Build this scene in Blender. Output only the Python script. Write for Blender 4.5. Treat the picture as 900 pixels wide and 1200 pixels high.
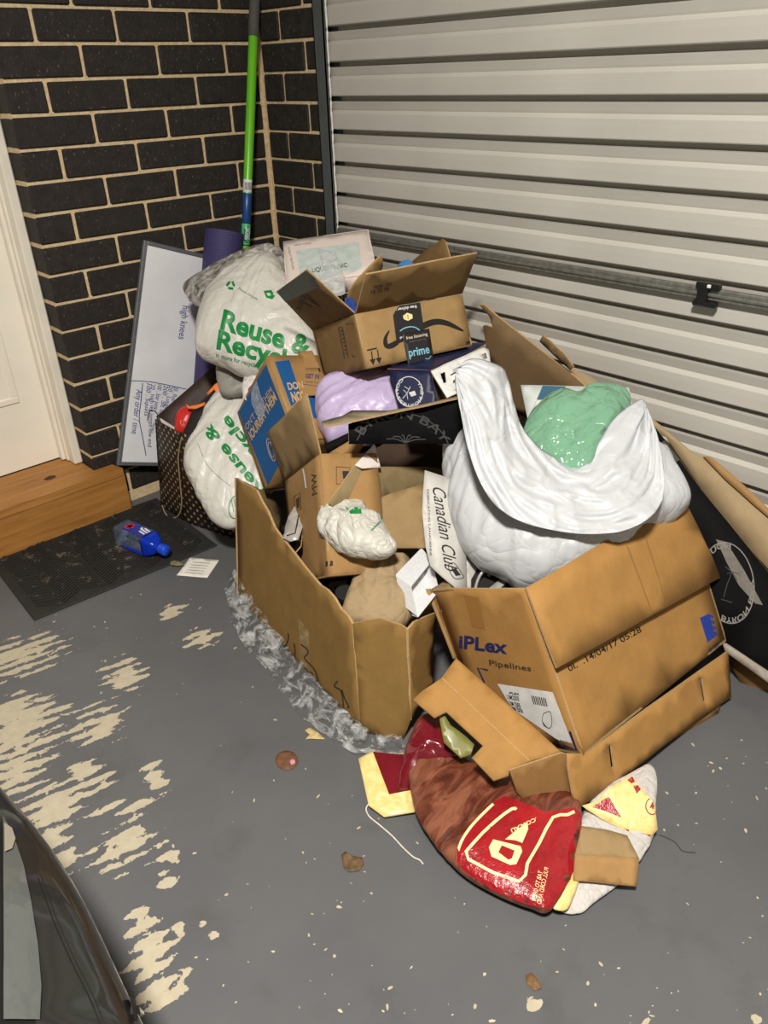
import bpy, bmesh, math, random
import numpy as np
from mathutils import Vector, Matrix, noise
from mathutils.bvhtree import BVHTree
from mathutils.geometry import delaunay_2d_cdt

for o in list(bpy.data.objects): bpy.data.objects.remove(o)
SC = bpy.context.scene
COL = SC.collection
random.seed(7)

# ------------------------------------------------------------------ camera
FPX = 914.24
CAM = Vector((-1.0178, -2.4390, 1.3187))
YAW, PIT, ROL = 0.7425, 0.5128, 0.0327
fw = Vector((math.sin(YAW)*math.cos(PIT), math.cos(YAW)*math.cos(PIT), -math.sin(PIT)))
rt = Vector((math.cos(YAW), -math.sin(YAW), 0)); dn = fw.cross(rt)
AX = math.cos(ROL)*rt + math.sin(ROL)*dn
AY = -math.sin(ROL)*rt + math.cos(ROL)*dn
AZ = fw
cd = bpy.data.cameras.new('camera'); cam = bpy.data.objects.new('camera', cd); COL.objects.link(cam)
m3 = Matrix((AX, -AY, -AZ)).transposed()
cam.matrix_world = Matrix.Translation(CAM) @ m3.to_4x4()
cd.sensor_width = 36; cd.lens = FPX/1200*36; cd.clip_start = 0.02
SC.camera = cam

# ------------------------------------------------------------------ light
W = bpy.data.worlds.new('world'); SC.world = W; W.use_nodes = True
W.node_tree.nodes['Background'].inputs[0].default_value = (1.0, 0.93, 0.82, 1)
W.node_tree.nodes['Background'].inputs[1].default_value = 0.02
ld = bpy.data.lights.new('ceiling_lamp', 'AREA'); ld.shape = 'DISK'; ld.size = 0.30; ld.energy = 108
ld.color = (1.0, 0.945, 0.865)
lo = bpy.data.objects.new('ceiling_lamp', ld); COL.objects.link(lo); lo.location = (-1.25, -2.50, 2.66)
SC.view_settings.view_transform = 'Standard'; SC.view_settings.look = 'None'
SC.view_settings.exposure = 0.5; SC.view_settings.gamma = 1; SC.view_settings.use_curve_mapping = False

# ------------------------------------------------------------------ helpers: places
def ray(u, v): return AX*((u-450)/FPX) + AY*((v-600)/FPX) + AZ
def at(u, v, d): return CAM + ray(u, v)*d
def aton(u, v, ax, val):
    r = ray(u, v); return CAM + r*((val-CAM[ax])/r[ax])
def atx(u, v, x): return aton(u, v, 0, x)
def aty(u, v, y): return aton(u, v, 1, y)
def atz(u, v, z=0.0): return aton(u, v, 2, z)
def depth(p): return (Vector(p)-CAM).dot(AZ)
def perp(A, B, px):
    "point on the ray of px whose offset from A is square to the edge AB"
    e = (B-A); r = ray(*px); return CAM + r*((A-CAM).dot(e)/r.dot(e))
class Pl:
    def __init__(s, a, b, c):
        s.o = Vector(a); s.x = (Vector(b)-s.o).normalized(); n = s.x.cross(Vector(c)-s.o).normalized()
        if n.dot(CAM-s.o) < 0: n = -n
        s.n = n; s.y = n.cross(s.x)
    def px(s, u, v):
        r = ray(u, v); return CAM + r*((s.o-CAM).dot(s.n)/r.dot(s.n))
    def uv(s, p): d = Vector(p)-s.o; return (d.dot(s.x), d.dot(s.y))
    def p(s, x, y, h=0): return s.o + s.x*x + s.y*y + s.n*h
def shift(pl, h):
    q = Pl.__new__(Pl); q.o = pl.o+pl.n*h; q.x = pl.x; q.y = pl.y; q.n = pl.n; return q
def pixel(p):
    d = Vector(p)-CAM; z = d.dot(AZ); return (d.dot(AX)/z*FPX+450, d.dot(AY)/z*FPX+600)

# ------------------------------------------------------------------ helpers: objects
ORG = {}; GEO = {}
def tag(o, label, cat, group=None, kind=None):
    o['label'] = label; o['category'] = cat
    if group: o['group'] = group
    if kind: o['kind'] = kind
    return o
def thing(name, label, cat, loc, group=None):
    o = bpy.data.objects.new(name, None); COL.objects.link(o); o.location = loc
    o.empty_display_size = .05; ORG[o] = Vector(loc); return tag(o, label, cat, group)
def obj(name, vs, fs, mats, parent=None, mi=None, smooth=False, uvs=None):
    vs = [Vector(v) for v in vs]
    if parent is not None: org = ORG[parent]
    else:
        lo_, hi = [min(v[i] for v in vs) for i in range(3)], [max(v[i] for v in vs) for i in range(3)]
        org = Vector(((lo_[0]+hi[0])/2, (lo_[1]+hi[1])/2, lo_[2]))
    me = bpy.data.meshes.new(name); me.from_pydata([v-org for v in vs], [], fs)
    if not isinstance(mats, (list, tuple)): mats = [mats]
    for m in mats: me.materials.append(m)
    if mi is not None: me.polygons.foreach_set('material_index', mi)
    if smooth: me.polygons.foreach_set('use_smooth', [True]*len(me.polygons))
    if uvs is not None:
        L = me.uv_layers.new(name='UVMap')
        for lp in me.loops: L.data[lp.index].uv = uvs[lp.vertex_index]
    me.update()
    o = bpy.data.objects.new(name, me); COL.objects.link(o)
    if parent is not None: o.parent = parent
    else: o.location = org
    ORG[o] = org; GEO[o] = (vs, fs)
    return o
def structure(o): o['kind'] = 'structure'; return o
def bvh(*os):
    V = []; F = []
    for o in os:
        vs, fs = GEO[o]; b = len(V); V += vs; F += [[i+b for i in f] for f in fs]
    return BVHTree.FromPolygons(V, F)
def boxm(lo_, hi):
    x0, y0, z0 = lo_; x1, y1, z1 = hi
    vs = [(x0,y0,z0),(x1,y0,z0),(x1,y1,z0),(x0,y1,z0),(x0,y0,z1),(x1,y0,z1),(x1,y1,z1),(x0,y1,z1)]
    return vs, [(0,3,2,1),(4,5,6,7),(0,1,5,4),(1,2,6,5),(2,3,7,6),(3,0,4,7)]
def bevbox(lo_, hi, w, seg=1, rot=None, org=None):
    bm = bmesh.new(); vs, fs = boxm(lo_, hi)
    bv = [bm.verts.new(v) for v in vs]
    for f in fs: bm.faces.new([bv[i] for i in f])
    bmesh.ops.bevel(bm, geom=list(bm.edges), offset=w, segments=seg, affect='EDGES')
    bm.verts.index_update()
    V = [v.co.copy() for v in bm.verts]; F = [[v.index for v in f.verts] for f in bm.faces]; bm.free()
    if rot is not None: V = [rot @ v for v in V]
    if org is not None: V = [v+Vector(org) for v in V]
    return V, F
def merge(*ms):
    V = []; F = []
    for vs, fs in ms:
        b = len(V); V += [Vector(v) for v in vs]; F += [[i+b for i in f] for f in fs]
    return V, F
def sweep(pts, r, n=8, caps=True):
    pts = [Vector(p) for p in pts]; V = []; F = []
    up = Vector((0, 0, 1)); N = len(pts)
    for i, p in enumerate(pts):
        t = (pts[min(i+1, N-1)]-pts[max(i-1, 0)]).normalized()
        a = t.cross(up)
        if a.length < .05: a = t.cross(Vector((1, 0, 0)))
        a.normalize(); b = a.cross(t); rr = r[i] if isinstance(r, (list, tuple)) else r
        for k in range(n):
            th = 2*math.pi*k/n; V.append(p+(a*math.cos(th)+b*math.sin(th))*rr)
    for i in range(N-1):
        for k in range(n):
            k2 = (k+1) % n; F.append((i*n+k, i*n+k2, (i+1)*n+k2, (i+1)*n+k))
    if caps: F.append(tuple(range(n))[::-1]); F.append(tuple((N-1)*n+k for k in range(n)))
    return V, F
def smooth_path(pts, n=8):
    P = [Vector(p) for p in pts]; out = []
    for i in range(len(P)-1):
        p0, p1, p2, p3 = P[max(i-1, 0)], P[i], P[i+1], P[min(i+2, len(P)-1)]
        for k in range(n):
            t = k/n
            out.append(.5*((2*p1)+(p2-p0)*t+(2*p0-5*p1+4*p2-p3)*t*t+(3*p1-p0-3*p2+p3)*t**3))
    out.append(P[-1]); return out
def densify(poly, step, jag=0, seed=0):
    rnd = random.Random(seed); out = []
    for i in range(len(poly)):
        a = Vector(poly[i]); b = Vector(poly[(i+1) % len(poly)]); n = max(1, int((b-a).length/step))
        for k in range(n):
            p = a.lerp(b, k/n)
            if k and jag: p = p+Vector((rnd.uniform(-jag, jag), rnd.uniform(-jag, jag)))
            out.append(p)
    return out
def inside(p, poly):
    c = False; n = len(poly); x, y = p
    for i in range(n):
        x1, y1 = poly[i]; x2, y2 = poly[i-1]
        if (y1 > y) != (y2 > y) and x < (x2-x1)*(y-y1)/(y2-y1)+x1: c = not c
    return c
def cdt(poly, step, holes=()):
    P = [Vector(p[:2]) if not isinstance(p, Vector) else p.to_2d() for p in poly]
    n = len(P); loops = [list(range(n))]
    for h in holes:
        b = len(P); P += [Vector(q) for q in h]; loops.append(list(range(b, b+len(h))))
    nb = len(P)
    xs = [p.x for p in P]; ys = [p.y for p in P]
    x = min(xs)+step*.5; row = 0
    H = [[(q[0], q[1]) for q in h] for h in holes]; O = [(p.x, p.y) for p in P[:n]]
    while x < max(xs):
        y = min(ys)+step*(.5 if row % 2 else .25)
        while y < max(ys):
            if inside((x, y), O) and not any(inside((x, y), h) for h in H):
                if min((Vector((x, y))-p).length for p in P[:nb]) > step*.45: P.append(Vector((x, y)))
            y += step
        x += step*.87; row += 1
    E = [(l[i], l[(i+1) % len(l)]) for l in loops for i in range(len(l))]
    v, e, f, *_ = delaunay_2d_cdt(P, E, [], 2 if holes else 1, 1e-7)
    F = []
    for t in f:
        c = (v[t[0]]+v[t[1]]+v[t[2]])/3
        if inside(c, O) and not any(inside(c, h) for h in H): F.append(list(t))
    return v, F
def solid(V2, F, top, bot):
    "two skins and a rim from a flat triangulation"
    n = len(V2); V = [top(p) for p in V2]+[bot(p) for p in V2]
    FF = []; MI = []; cnt = {}
    for t in F:
        a, b, c = t
        if (V2[b]-V2[a]).cross(V2[c]-V2[a]) < 0: t = t[::-1]
        FF.append(tuple(t)); MI.append(0); FF.append(tuple(i+n for i in t[::-1])); MI.append(1)
        for i in range(3):
            e = (t[i], t[(i+1) % 3]); cnt[e] = 1
    for (a, b) in list(cnt):
        if (b, a) not in cnt: FF.append((a, a+n, b+n, b)); MI.append(2)
    return V, FF, MI
def card(name, px, pl, mats, parent=None, t=.004, warp=.0015, ws=7, step=None, holes=(), jag=0, seed=0, ridged=0, world=False, bend=None, smooth=True):
    "a sheet of board: outline (photo pixels, or plane coordinates if world) on a plane, with thickness"
    if world: P2 = [Vector(p) for p in px]; H2 = [[Vector(p) for p in h] for h in holes]
    else:
        P2 = [Vector(pl.uv(pl.px(*p))) for p in px]; H2 = [[Vector(pl.uv(pl.px(*p))) for p in h] for h in holes]
    sz = max((a-b).length for a in P2 for b in P2)
    step = step or max(sz/9, .012)
    D2 = densify(P2, step, jag, seed); H2 = [densify(h, step) for h in H2]
    V2, F = cdt(D2, step, H2)
    off = Vector((seed*3.1, seed*1.7, 0))
    def h(p):
        q = Vector((p.x*ws, p.y*ws, 0))+off; z = noise.noise(q)*warp
        if ridged: z += (1-2*abs(noise.noise(q*2.3)))*ridged + (1-2*abs(noise.noise(q*5.1)))*ridged*.4
        if bend: z += bend(p.x, p.y)
        return z
    V, FF, MI = solid(V2, F, lambda p: pl.p(p.x, p.y, h(p)), lambda p: pl.p(p.x, p.y, h(p)-t))
    if not isinstance(mats, (list, tuple)): mats = [mats]*3
    if len(mats) == 2: mats = [mats[0], mats[1], mats[1]]
    uv = [(p.x, p.y) for p in V2]*2
    o = obj(name, V, FF, list(mats), parent, MI, False, uv)
    if smooth: o.data.polygons.foreach_set('use_smooth', [m < 2 for m in MI])
    return o
def crumple(p, s):
    q = p*s; q = q+Vector((noise.noise(q*.7), noise.noise(q*.7+Vector((9, 0, 0))), noise.noise(q*.7+Vector((0, 9, 0)))))*.7
    a = 1-2*abs(noise.noise(Vector((q.x, q.y*.8, q.z*.55)))); c = noise.noise(q*.5)
    b = 1-2.4*abs(noise.noise(Vector((q.x*1.7, q.y*2.4, q.z*2.2))+Vector((5, 3, 1))))
    d = 1-2.4*abs(noise.noise(Vector((q.x*4.6, q.y*3.1, q.z*4.0))+Vector((1, 7, 2)))); e = 1-2.4*abs(noise.noise(q*8.3))
    return .42*a+.30*b+.55*c+.11*d+.03*e
def resample(poly, n):
    P = [Vector(p) for p in poly]; out = []
    for i in range(len(P)):
        p0, p1, p2, p3 = P[i-1], P[i], P[(i+1) % len(P)], P[(i+2) % len(P)]
        for k in range(6):
            t = k/6
            out.append(.5*((2*p1)+(p2-p0)*t+(2*p0-5*p1+4*p2-p3)*t*t+(3*p1-p0-3*p2+p3)*t**3))
    return out
def bag(name, px, pl, tf, tb, mats, parent=None, cen=None, wr=.010, ws=9, rings=26, power=2.4, seed=0, fold=0, sub=1, floorz=None, drop=None, pull=None):
    "a full soft bag: outline on a plane, swelling to both sides, creased"
    P2 = [Vector(pl.uv(pl.px(*p))) for p in px]; B = resample(P2, 6)
    if sub > 1:
        B2 = []
        for i in range(len(B)):
            for k in range(sub): B2.append(B[i].lerp(B[(i+1) % len(B)], k/sub))
        B = B2
    c = Vector(pl.uv(pl.px(*cen))) if cen else sum(B, Vector((0, 0)))/len(B)
    PQ = Vector(pl.uv(pl.px(*pull))) if pull else c+Vector((.2, .25)); RQ = (c-PQ).length*1.0
    RQ = max(RQ, .12)*1.4
    n = len(B); off = Vector((seed*7.3, seed*2.9, seed*4.1)); V = []; F = []
    def pt(i, r, side):
        q = c+(B[i]-c)*r; k = max(0, 1-r**power)**.5
        z = k*(tf if side > 0 else -tb)
        p = pl.p(q.x, q.y, z)
        w = crumple(p+off, ws)*wr*(.35+.65*k)
        if fold:
            e_ = q-PQ; a = math.atan2(e_.y, e_.x)*RQ; dd = e_.length
            w += ((1-2.6*abs(noise.noise(Vector((a*11, dd*2.2, seed)))))+.5*(1-2.6*abs(noise.noise(Vector((a*25, dd*4, seed+3))))))*fold*(.3+.7*k)
        d = (pl.n*side*k+(pl.p(q.x, q.y)-pl.p(c.x, c.y)).normalized()*r*.8) if r > 0 else pl.n*side
        p = p+d.normalized()*w
        if drop: p = p+Vector((0, 0, -1))*drop(q-c, r)
        if floorz is not None and p.z < floorz: p.z = floorz
        return p
    V.append(pt(0, 0, 1))
    rs = [1-(1-j/rings)**1.6 for j in range(1, rings+1)]
    for r in rs:
        for i in range(n): V.append(pt(i, r, 1))
    fb = len(V)
    for r in rs[-2::-1]:
        for i in range(n): V.append(pt(i, r, -1))
    V.append(pt(0, 0, -1))
    for i in range(n): F.append((0, 1+i, 1+(i+1) % n))
    R = 2*rings-1
    for j in range(R-1):
        a = 1+j*n; b = a+n
        for i in range(n): i2 = (i+1) % n; F.append((a+i, b+i, b+i2, a+i2))
    a = 1+(R-1)*n; e = len(V)-1
    for i in range(n): F.append((a+i, e, a+(i+1) % n))
    return obj(name, V, F, mats, parent, None, True)
# ---- print: flat lettering and marks laid on a surface
def lay(name, V2, F, target, mat, parent, eps=.0009):
    "lay flat artwork given in photo pixels onto the surface seen there"
    if isinstance(target, bpy.types.Object) and parent is not None and target is not parent:
        lev = 0; q = target
        while q.parent is not None: q = q.parent; lev += 1
        if q is parent: parent = target if lev == 1 else (target.parent if lev == 2 else parent)
    tree = target if isinstance(target, BVHTree) else bvh(*(target if isinstance(target, (list, tuple)) else [target]))
    V = []; ok = []
    for p in V2:
        d = ray(p[0], p[1]).normalized(); h, nn, i, ds = tree.ray_cast(CAM, d)
        if h is None: V.append(Vector((0, 0, 0))); ok.append(False); continue
        if nn.dot(d) > 0: nn = -nn
        V.append(h+nn*eps); ok.append(True)
    FF = []
    for f in F:
        if all(ok[i] for i in f):
            ds = [depth(V[i]) for i in f]
            if max(ds)-min(ds) < .09: FF.append(tuple(f))
    use = sorted({i for f in FF for i in f}); mp = {i: k for k, i in enumerate(use)}
    if not use: print('lay: nothing for', name); return None
    FF = [tuple(mp[i] for i in f) for f in FF]; V = [V[i] for i in use]
    out = []
    for f in FF:
        nn = (V[f[1]]-V[f[0]]).cross(V[f[2]]-V[f[0]])
        out.append(f if nn.dot(CAM-V[f[0]]) > 0 else f[::-1])
    return obj(name, V, out, mat, parent)
TC = {}
def text_tris(s, shear=0, bold=0):
    k = (s, shear, bold)
    if k in TC: return TC[k]
    cu = bpy.data.curves.new('t', 'FONT'); cu.body = s; cu.shear = shear; cu.offset = bold; cu.resolution_u = 3
    o = bpy.data.objects.new('t', cu); COL.objects.link(o)
    dg = bpy.context.evaluated_depsgraph_get(); me = o.evaluated_get(dg).to_mesh()
    bm = bmesh.new(); bm.from_mesh(me); bmesh.ops.triangulate(bm, faces=bm.faces)
    bm.verts.index_update()
    V = [v.co.copy() for v in bm.verts]; F = [[v.index for v in f.verts] for f in bm.faces]
    bm.free(); bpy.data.objects.remove(o); bpy.data.curves.remove(cu)
    x0 = min(v.x for v in V); x1 = max(v.x for v in V)
    TC[k] = ([((v.x-x0)/(x1-x0), v.y/.69) for v in V], F); return TC[k]
def subdivide(V2, F, mx):
    V2 = [Vector(v) for v in V2]; F = [tuple(f) for f in F]
    for _ in range(5):
        mid = {}; G = []; any_ = False
        def m(a, b):
            k = (min(a, b), max(a, b))
            if k not in mid: V2.append((V2[a]+V2[b])/2); mid[k] = len(V2)-1
            return mid[k]
        long_ = {(min(a, b), max(a, b)) for f in F for a, b in ((f[0], f[1]), (f[1], f[2]), (f[2], f[0])) if (V2[a]-V2[b]).length > mx}
        if not long_: break
        for a, b, c in F:
            s = [((min(x, y), max(x, y)) in long_) for x, y in ((a, b), (b, c), (c, a))]
            if sum(s) == 0: G.append((a, b, c))
            elif sum(s) == 3:
                x, y, z = m(a, b), m(b, c), m(c, a); G += [(a, x, z), (x, b, y), (z, y, c), (x, y, z)]
            elif sum(s) == 1:
                while not s[0]: a, b, c = b, c, a; s = s[1:]+s[:1]
                x = m(a, b); G += [(a, x, c), (x, b, c)]
            else:
                while s[2]: a, b, c = b, c, a; s = s[1:]+s[:1]
                x, y = m(a, b), m(b, c); G += [(x, b, y), (a, x, y), (a, y, c)]
        F = G
    return V2, F
def lettering(s, p0, p1, p2, target, mat, parent, shear=0, bold=0, mx=6, name='lettering'):
    V, F = text_tris(s, shear, bold)
    p0, p1, p2 = Vector(p0), Vector(p1), Vector(p2)
    V2, F = subdivide([p0+(p1-p0)*x+(p2-p0)*y for x, y in V], F, mx)
    return lay(name, V2, F, target, mat, parent)
def patch(name, px, target, mat, parent, step=8, holes=(), eps=.0007):
    V2, F = cdt(densify(px, step), step, [densify(h, step) for h in holes])
    return lay(name, V2, F, target, mat, parent, eps)
def stroke(name, px, w, target, mat, parent, close=False, smoothn=5, eps=.0009):
    P = [Vector((p[0], p[1], 0)) for p in px]
    if close: P.append(P[0])
    if smoothn: P = smooth_path(P, smoothn)
    V2 = []; F = []
    for i, p in enumerate(P):
        t = (P[min(i+1, len(P)-1)]-P[max(i-1, 0)])
        if t.length < 1e-6: t = Vector((1, 0, 0))
        t.normalize(); nn = Vector((-t.y, t.x, 0))
        ww = w(i/(len(P)-1)) if callable(w) else w
        V2 += [(p+nn*ww/2).to_2d(), (p-nn*ww/2).to_2d()]
        if i: a = 2*i-2; F += [(a, a+1, a+3), (a, a+3, a+2)]
    return lay(name, V2, F, target, mat, parent, eps)
def ring(c, ex, ey, n=40):
    return [(c[0]+ex[0]*math.cos(a)+ey[0]*math.sin(a), c[1]+ex[1]*math.cos(a)+ey[1]*math.sin(a)) for a in [2*math.pi*i/n for i in range(n)]]
def ring_text(s, c, ex, ey, a0, a1, h, target, mat, parent, bold=0):
    "lettering round an oval badge, centre and half axes in pixels"
    V, F = text_tris(s, 0, bold); V2, F = subdivide([Vector(v) for v in V], F, .06)
    out = []
    for x, y in V2:
        a = a0+(a1-a0)*x; r = 1+(y*h if a1 < a0 else -y*h)
        out.append((c[0]+(ex[0]*math.cos(a)+ey[0]*math.sin(a))*r, c[1]+(ex[1]*math.cos(a)+ey[1]*math.sin(a))*r))
    return lay('lettering', out, F, target, mat, parent)

# ------------------------------------------------------------------ materials
def lin(c):
    return tuple(((x/255)/12.92 if x/255 <= .04045 else ((x/255+.055)/1.055)**2.4) for x in c)+(1,)
class N:
    def __init__(s, name):
        s.m = bpy.data.materials.new(name); s.m.use_nodes = True; s.t = s.m.node_tree
        s.b = s.t.nodes['Principled BSDF']; s.out = s.t.nodes['Material Output']
    def n(s, ty, **k):
        x = s.t.nodes.new(ty)
        for a, v in k.items(): setattr(x, a, v)
        return x
    def l(s, a, b): s.t.links.new(a, b)
    def coord(s, kind='Object'): return s.n('ShaderNodeTexCoord').outputs[kind]
    def mapping(s, v, scale=(1, 1, 1), loc=(0, 0, 0), rot=(0, 0, 0), ty='POINT'):
        x = s.n('ShaderNodeMapping', vector_type=ty); s.l(v, x.inputs[0])
        x.inputs['Scale'].default_value = scale; x.inputs['Location'].default_value = loc; x.inputs['Rotation'].default_value = rot
        return x.outputs[0]
    def noise(s, v, scale, det=4, rough=.55, dist=0):
        x = s.n('ShaderNodeTexNoise'); s.l(v, x.inputs['Vector']); x.inputs['Scale'].default_value = scale
        x.inputs['Detail'].default_value = det; x.inputs['Roughness'].default_value = rough; x.inputs['Distortion'].default_value = dist
        return x.outputs[0]
    def ramp(s, f, stops):
        x = s.n('ShaderNodeValToRGB'); s.l(f, x.inputs[0]); e = x.color_ramp.elements
        while len(e) < len(stops): e.new(.5)
        for i, (p, c) in enumerate(stops): e[i].position = p; e[i].color = c if len(c) == 4 else tuple(c)+(1,)
        return x.outputs[0]
    def mix(s, f, a, b, blend='MIX'):
        x = s.n('ShaderNodeMix', data_type='RGBA', blend_type=blend)
        for sock, v in ((x.inputs[0], f), (x.inputs[6], a), (x.inputs[7], b)):
            if hasattr(v, 'links') or isinstance(v, bpy.types.NodeSocket): s.l(v, sock)
            else: sock.default_value = v
        return x.outputs[2]
    def math(s, op, a, b=0, c=0):
        x = s.n('ShaderNodeMath', operation=op)
        for i, v in enumerate((a, b, c)):
            if isinstance(v, bpy.types.NodeSocket): s.l(v, x.inputs[i])
            else: x.inputs[i].default_value = v
        return x.outputs[0]
    def bump(s, h, st, dist=.01):
        x = s.n('ShaderNodeBump'); x.inputs['Strength'].default_value = st; x.inputs['Distance'].default_value = dist
        s.l(h, x.inputs['Height']); s.l(x.outputs[0], s.b.inputs['Normal'])
    def set(s, **k):
        for a, v in k.items():
            i = s.b.inputs[a.replace('_', ' ')]
            if isinstance(v, bpy.types.NodeSocket): s.l(v, i)
            else: i.default_value = v
        return s
MC = {}
def plain(name, rgb, rough=.6, var=.12, sc=40, bump=.0, metal=0, spec=.5, coat=0):
    if name in MC: return MC[name]
    k = N(name); v = k.coord(); f = k.noise(v, sc, 3)
    c = lin(rgb); d = tuple(x*(1-var) for x in c[:3])+(1,); e = tuple(min(1, x*(1+var)) for x in c[:3])+(1,)
    k.set(Base_Color=k.ramp(f, [(.3, d), (.7, e)]), Roughness=rough, Metallic=metal, Specular_IOR_Level=spec, Coat_Weight=coat)
    if bump: k.bump(f, bump, .004)
    MC[name] = k.m; return k.m
def cardboard(name, rgb, flute=.10):
    if name in MC: return MC[name]
    k = N(name); uv = k.coord('UV')
    f = k.noise(uv, 14, 5, .6); g = k.noise(k.mapping(uv, (150, 4, 1)), 1, 2); sp = k.noise(uv, 400, 2)
    c = lin(rgb)
    a = k.ramp(f, [(.25, tuple(x*.80 for x in c[:3])), (.75, tuple(min(1, x*1.15) for x in c[:3]))])
    a = k.mix(k.math('MULTIPLY', g, flute*2), a, tuple(x*.72 for x in c[:3])+(1,))
    a = k.mix(k.math('MULTIPLY', sp, .16), a, tuple(min(1, x*1.4) for x in c[:3])+(1,))
    k.set(Base_Color=a, Roughness=.78, Specular_IOR_Level=.25)
    k.bump(k.math('ADD', k.math('MULTIPLY', g, .6), f), .18, .003)
    MC[name] = k.m; return k.m
def plastic_bag(name, rgb, rough=.38, sc=16, trans=0.15, bump=.35):
    if name in MC: return MC[name]
    k = N(name); v = k.coord(); d = k.n('ShaderNodeVectorMath', operation='ADD')
    nz = k.n('ShaderNodeTexNoise'); k.l(v, nz.inputs['Vector']); nz.inputs['Scale'].default_value = 6
    sc_ = k.n('ShaderNodeVectorMath', operation='SCALE'); k.l(nz.outputs[1], sc_.inputs[0]); sc_.inputs[3].default_value = .12
    k.l(v, d.inputs[0]); k.l(sc_.outputs[0], d.inputs[1])
    def crease(s_, ani): return k.math('POWER', k.math('ABSOLUTE', k.math('SUBTRACT', k.math('MULTIPLY', k.noise(k.mapping(d.outputs[0], ani), s_, 1.5), 2), 1)), .6)
    h = k.math('ADD', k.math('MULTIPLY', crease(sc*.55, (1, 1, .55)), .9), k.math('ADD', k.math('MULTIPLY', crease(sc*1.3, (.6, 1, 1)), .5), k.math('MULTIPLY', crease(sc*3.1, (1, .7, 1)), .22)))
    c = lin(rgb); f = k.noise(v, 7, 3)
    k.set(Base_Color=k.ramp(f, [(.3, tuple(x*.9 for x in c[:3])), (.7, c)]), Roughness=rough, Specular_IOR_Level=.5)
    k.bump(h, bump, .035)
    if trans:
        k.b.inputs['Subsurface Weight'].default_value = trans; k.b.inputs['Subsurface Radius'].default_value = (.03, .03, .03)
    MC[name] = k.m; return k.m
def film(name, rgb, clear=.6, rough=.12, sc=30):
    if name in MC: return MC[name]
    k = N(name); v = k.coord()
    h = k.noise(v, sc, 4, .6, 1.5)
    k.set(Base_Color=lin(rgb), Roughness=rough, Specular_IOR_Level=.9); k.bump(h, .35, .02)
    tr = k.n('ShaderNodeBsdfTransparent'); tr.inputs[0].default_value = tuple(.9+.1*x for x in lin(rgb)[:3])+(1,)
    mx = k.n('ShaderNodeMixShader')
    f = k.ramp(k.noise(v, sc*.8, 5, .7, 1), [(.45, (min(1, clear+.15),)*3), (.75, (clear-.40,)*3)])
    k.l(f, mx.inputs[0]); k.l(k.b.outputs[0], mx.inputs[1]); k.l(tr.outputs[0], mx.inputs[2]); k.l(mx.outputs[0], k.out.inputs[0])
    MC[name] = k.m; return k.m

KRAFT = cardboard('kraft_board', (156, 121, 76)); KRAFT_IN = cardboard('kraft_inside', (146, 122, 85))
KRAFT_DK = cardboard('kraft_brown', (134, 100, 58)); KRAFT_OLD = cardboard('kraft_worn', (131, 102, 55), .2)
KRAFT_EDGE = plain('board_edge', (172, 142, 100), .9, .25, 300); GREYBOARD = cardboard('grey_board', (132, 120, 98))
INK = plain('black_ink', (26, 23, 22), .6); INK_BROWN = plain('brown_ink', (62, 44, 28), .7)
WHITE = plain('white_print', (225, 225, 222), .55); BLUE_INK = plain('blue_ink', (28, 38, 110), .6)
GREEN_INK = plain('green_print', (10, 128, 62), .45); CREAM = plain('cream_print', (240, 222, 160), .4)
BLACK_BOARD = plain('black_board', (10, 10, 12), .75, .2, 25, 0, 0, .14); NAVY = plain('navy_board', (20, 26, 62), .4, .2, 30)

# ================================================================== the setting
# ---- floor: grey garage paint, peeled to pale screed along old tyre marks
k = N('painted_concrete'); v = k.coord()
fl1 = k.noise(v, 2.2, 5); fl2 = k.noise(v, 30, 4)
base = k.ramp(fl1, [(.3, lin((84, 85, 88))), (.7, lin((96, 97, 99)))])
base = k.mix(k.math('MULTIPLY', fl2, .25), base, lin((106, 106, 105)))
base = k.mix(k.math('MULTIPLY', k.ramp(k.noise(v, 5, 6, .65), [(.56, (0, 0, 0)), (.74, (1, 1, 1))]), .35), base, lin((62, 60, 59)))
# worn patches: photo pixel centre, half length and half width along the tread, strength
PEEL = [(22,770,62,26),(10,835,52,22),(32,850,60,34),(20,905,46,40),(60,940,60,30),(5,880,40,30),(145,790,32,24),(114,850,36,27),(100,905,30,20),(150,990,45,27),
        (60,985,30,22),(75,1010,22,18),(160,945,30,12),(183,912,14,26),(112,915,26,12),(203,716,20,8),(236,748,22,12),(195,1030,14,16),(178,1120,34,45),(165,1075,22,18),
        (190,1160,36,22),(170,1070,10,12),(250,1096,7,8),(237,1081,6,4),(210,1090,10,8),(625,1175,10,10),(757,1196,12,6),(885,1192,9,8),(200,1005,14,10),(130,945,22,8)]
da = atz(172, 775)-atz(118, 795); ang = math.atan2(da.y, da.x)
acc = None
for (pu, pv, hl, hw) in PEEL:
    c0 = atz(pu, pv); sx = (atz(pu+hl*.94, pv-hl*.33)-c0).length; sy = max(abs((atz(pu, pv+hw)-c0).length), .004)
    mv = k.mapping(v, (sx, sy*1.05, 1), (c0.x, c0.y, 0), (0, 0, ang), 'TEXTURE')
    ln = k.n('ShaderNodeVectorMath', operation='LENGTH'); k.l(mv, ln.inputs[0])
    acc = ln.outputs['Value'] if acc is None else k.math('MINIMUM', acc, ln.outputs['Value'])
rv = k.mapping(v, (1, 1, 1), (0, 0, 0), (0, 0, ang), 'TEXTURE')
wv = k.n('ShaderNodeVectorMath', operation='ADD'); k.l(k.mapping(rv, (30, 46, 1)), wv.inputs[0])
wn = k.n('ShaderNodeTexNoise'); k.l(k.mapping(v, (70, 70, 1)), wn.inputs['Vector']); wn.inputs['Scale'].default_value = 1; wn.inputs['Detail'].default_value = 4
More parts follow.
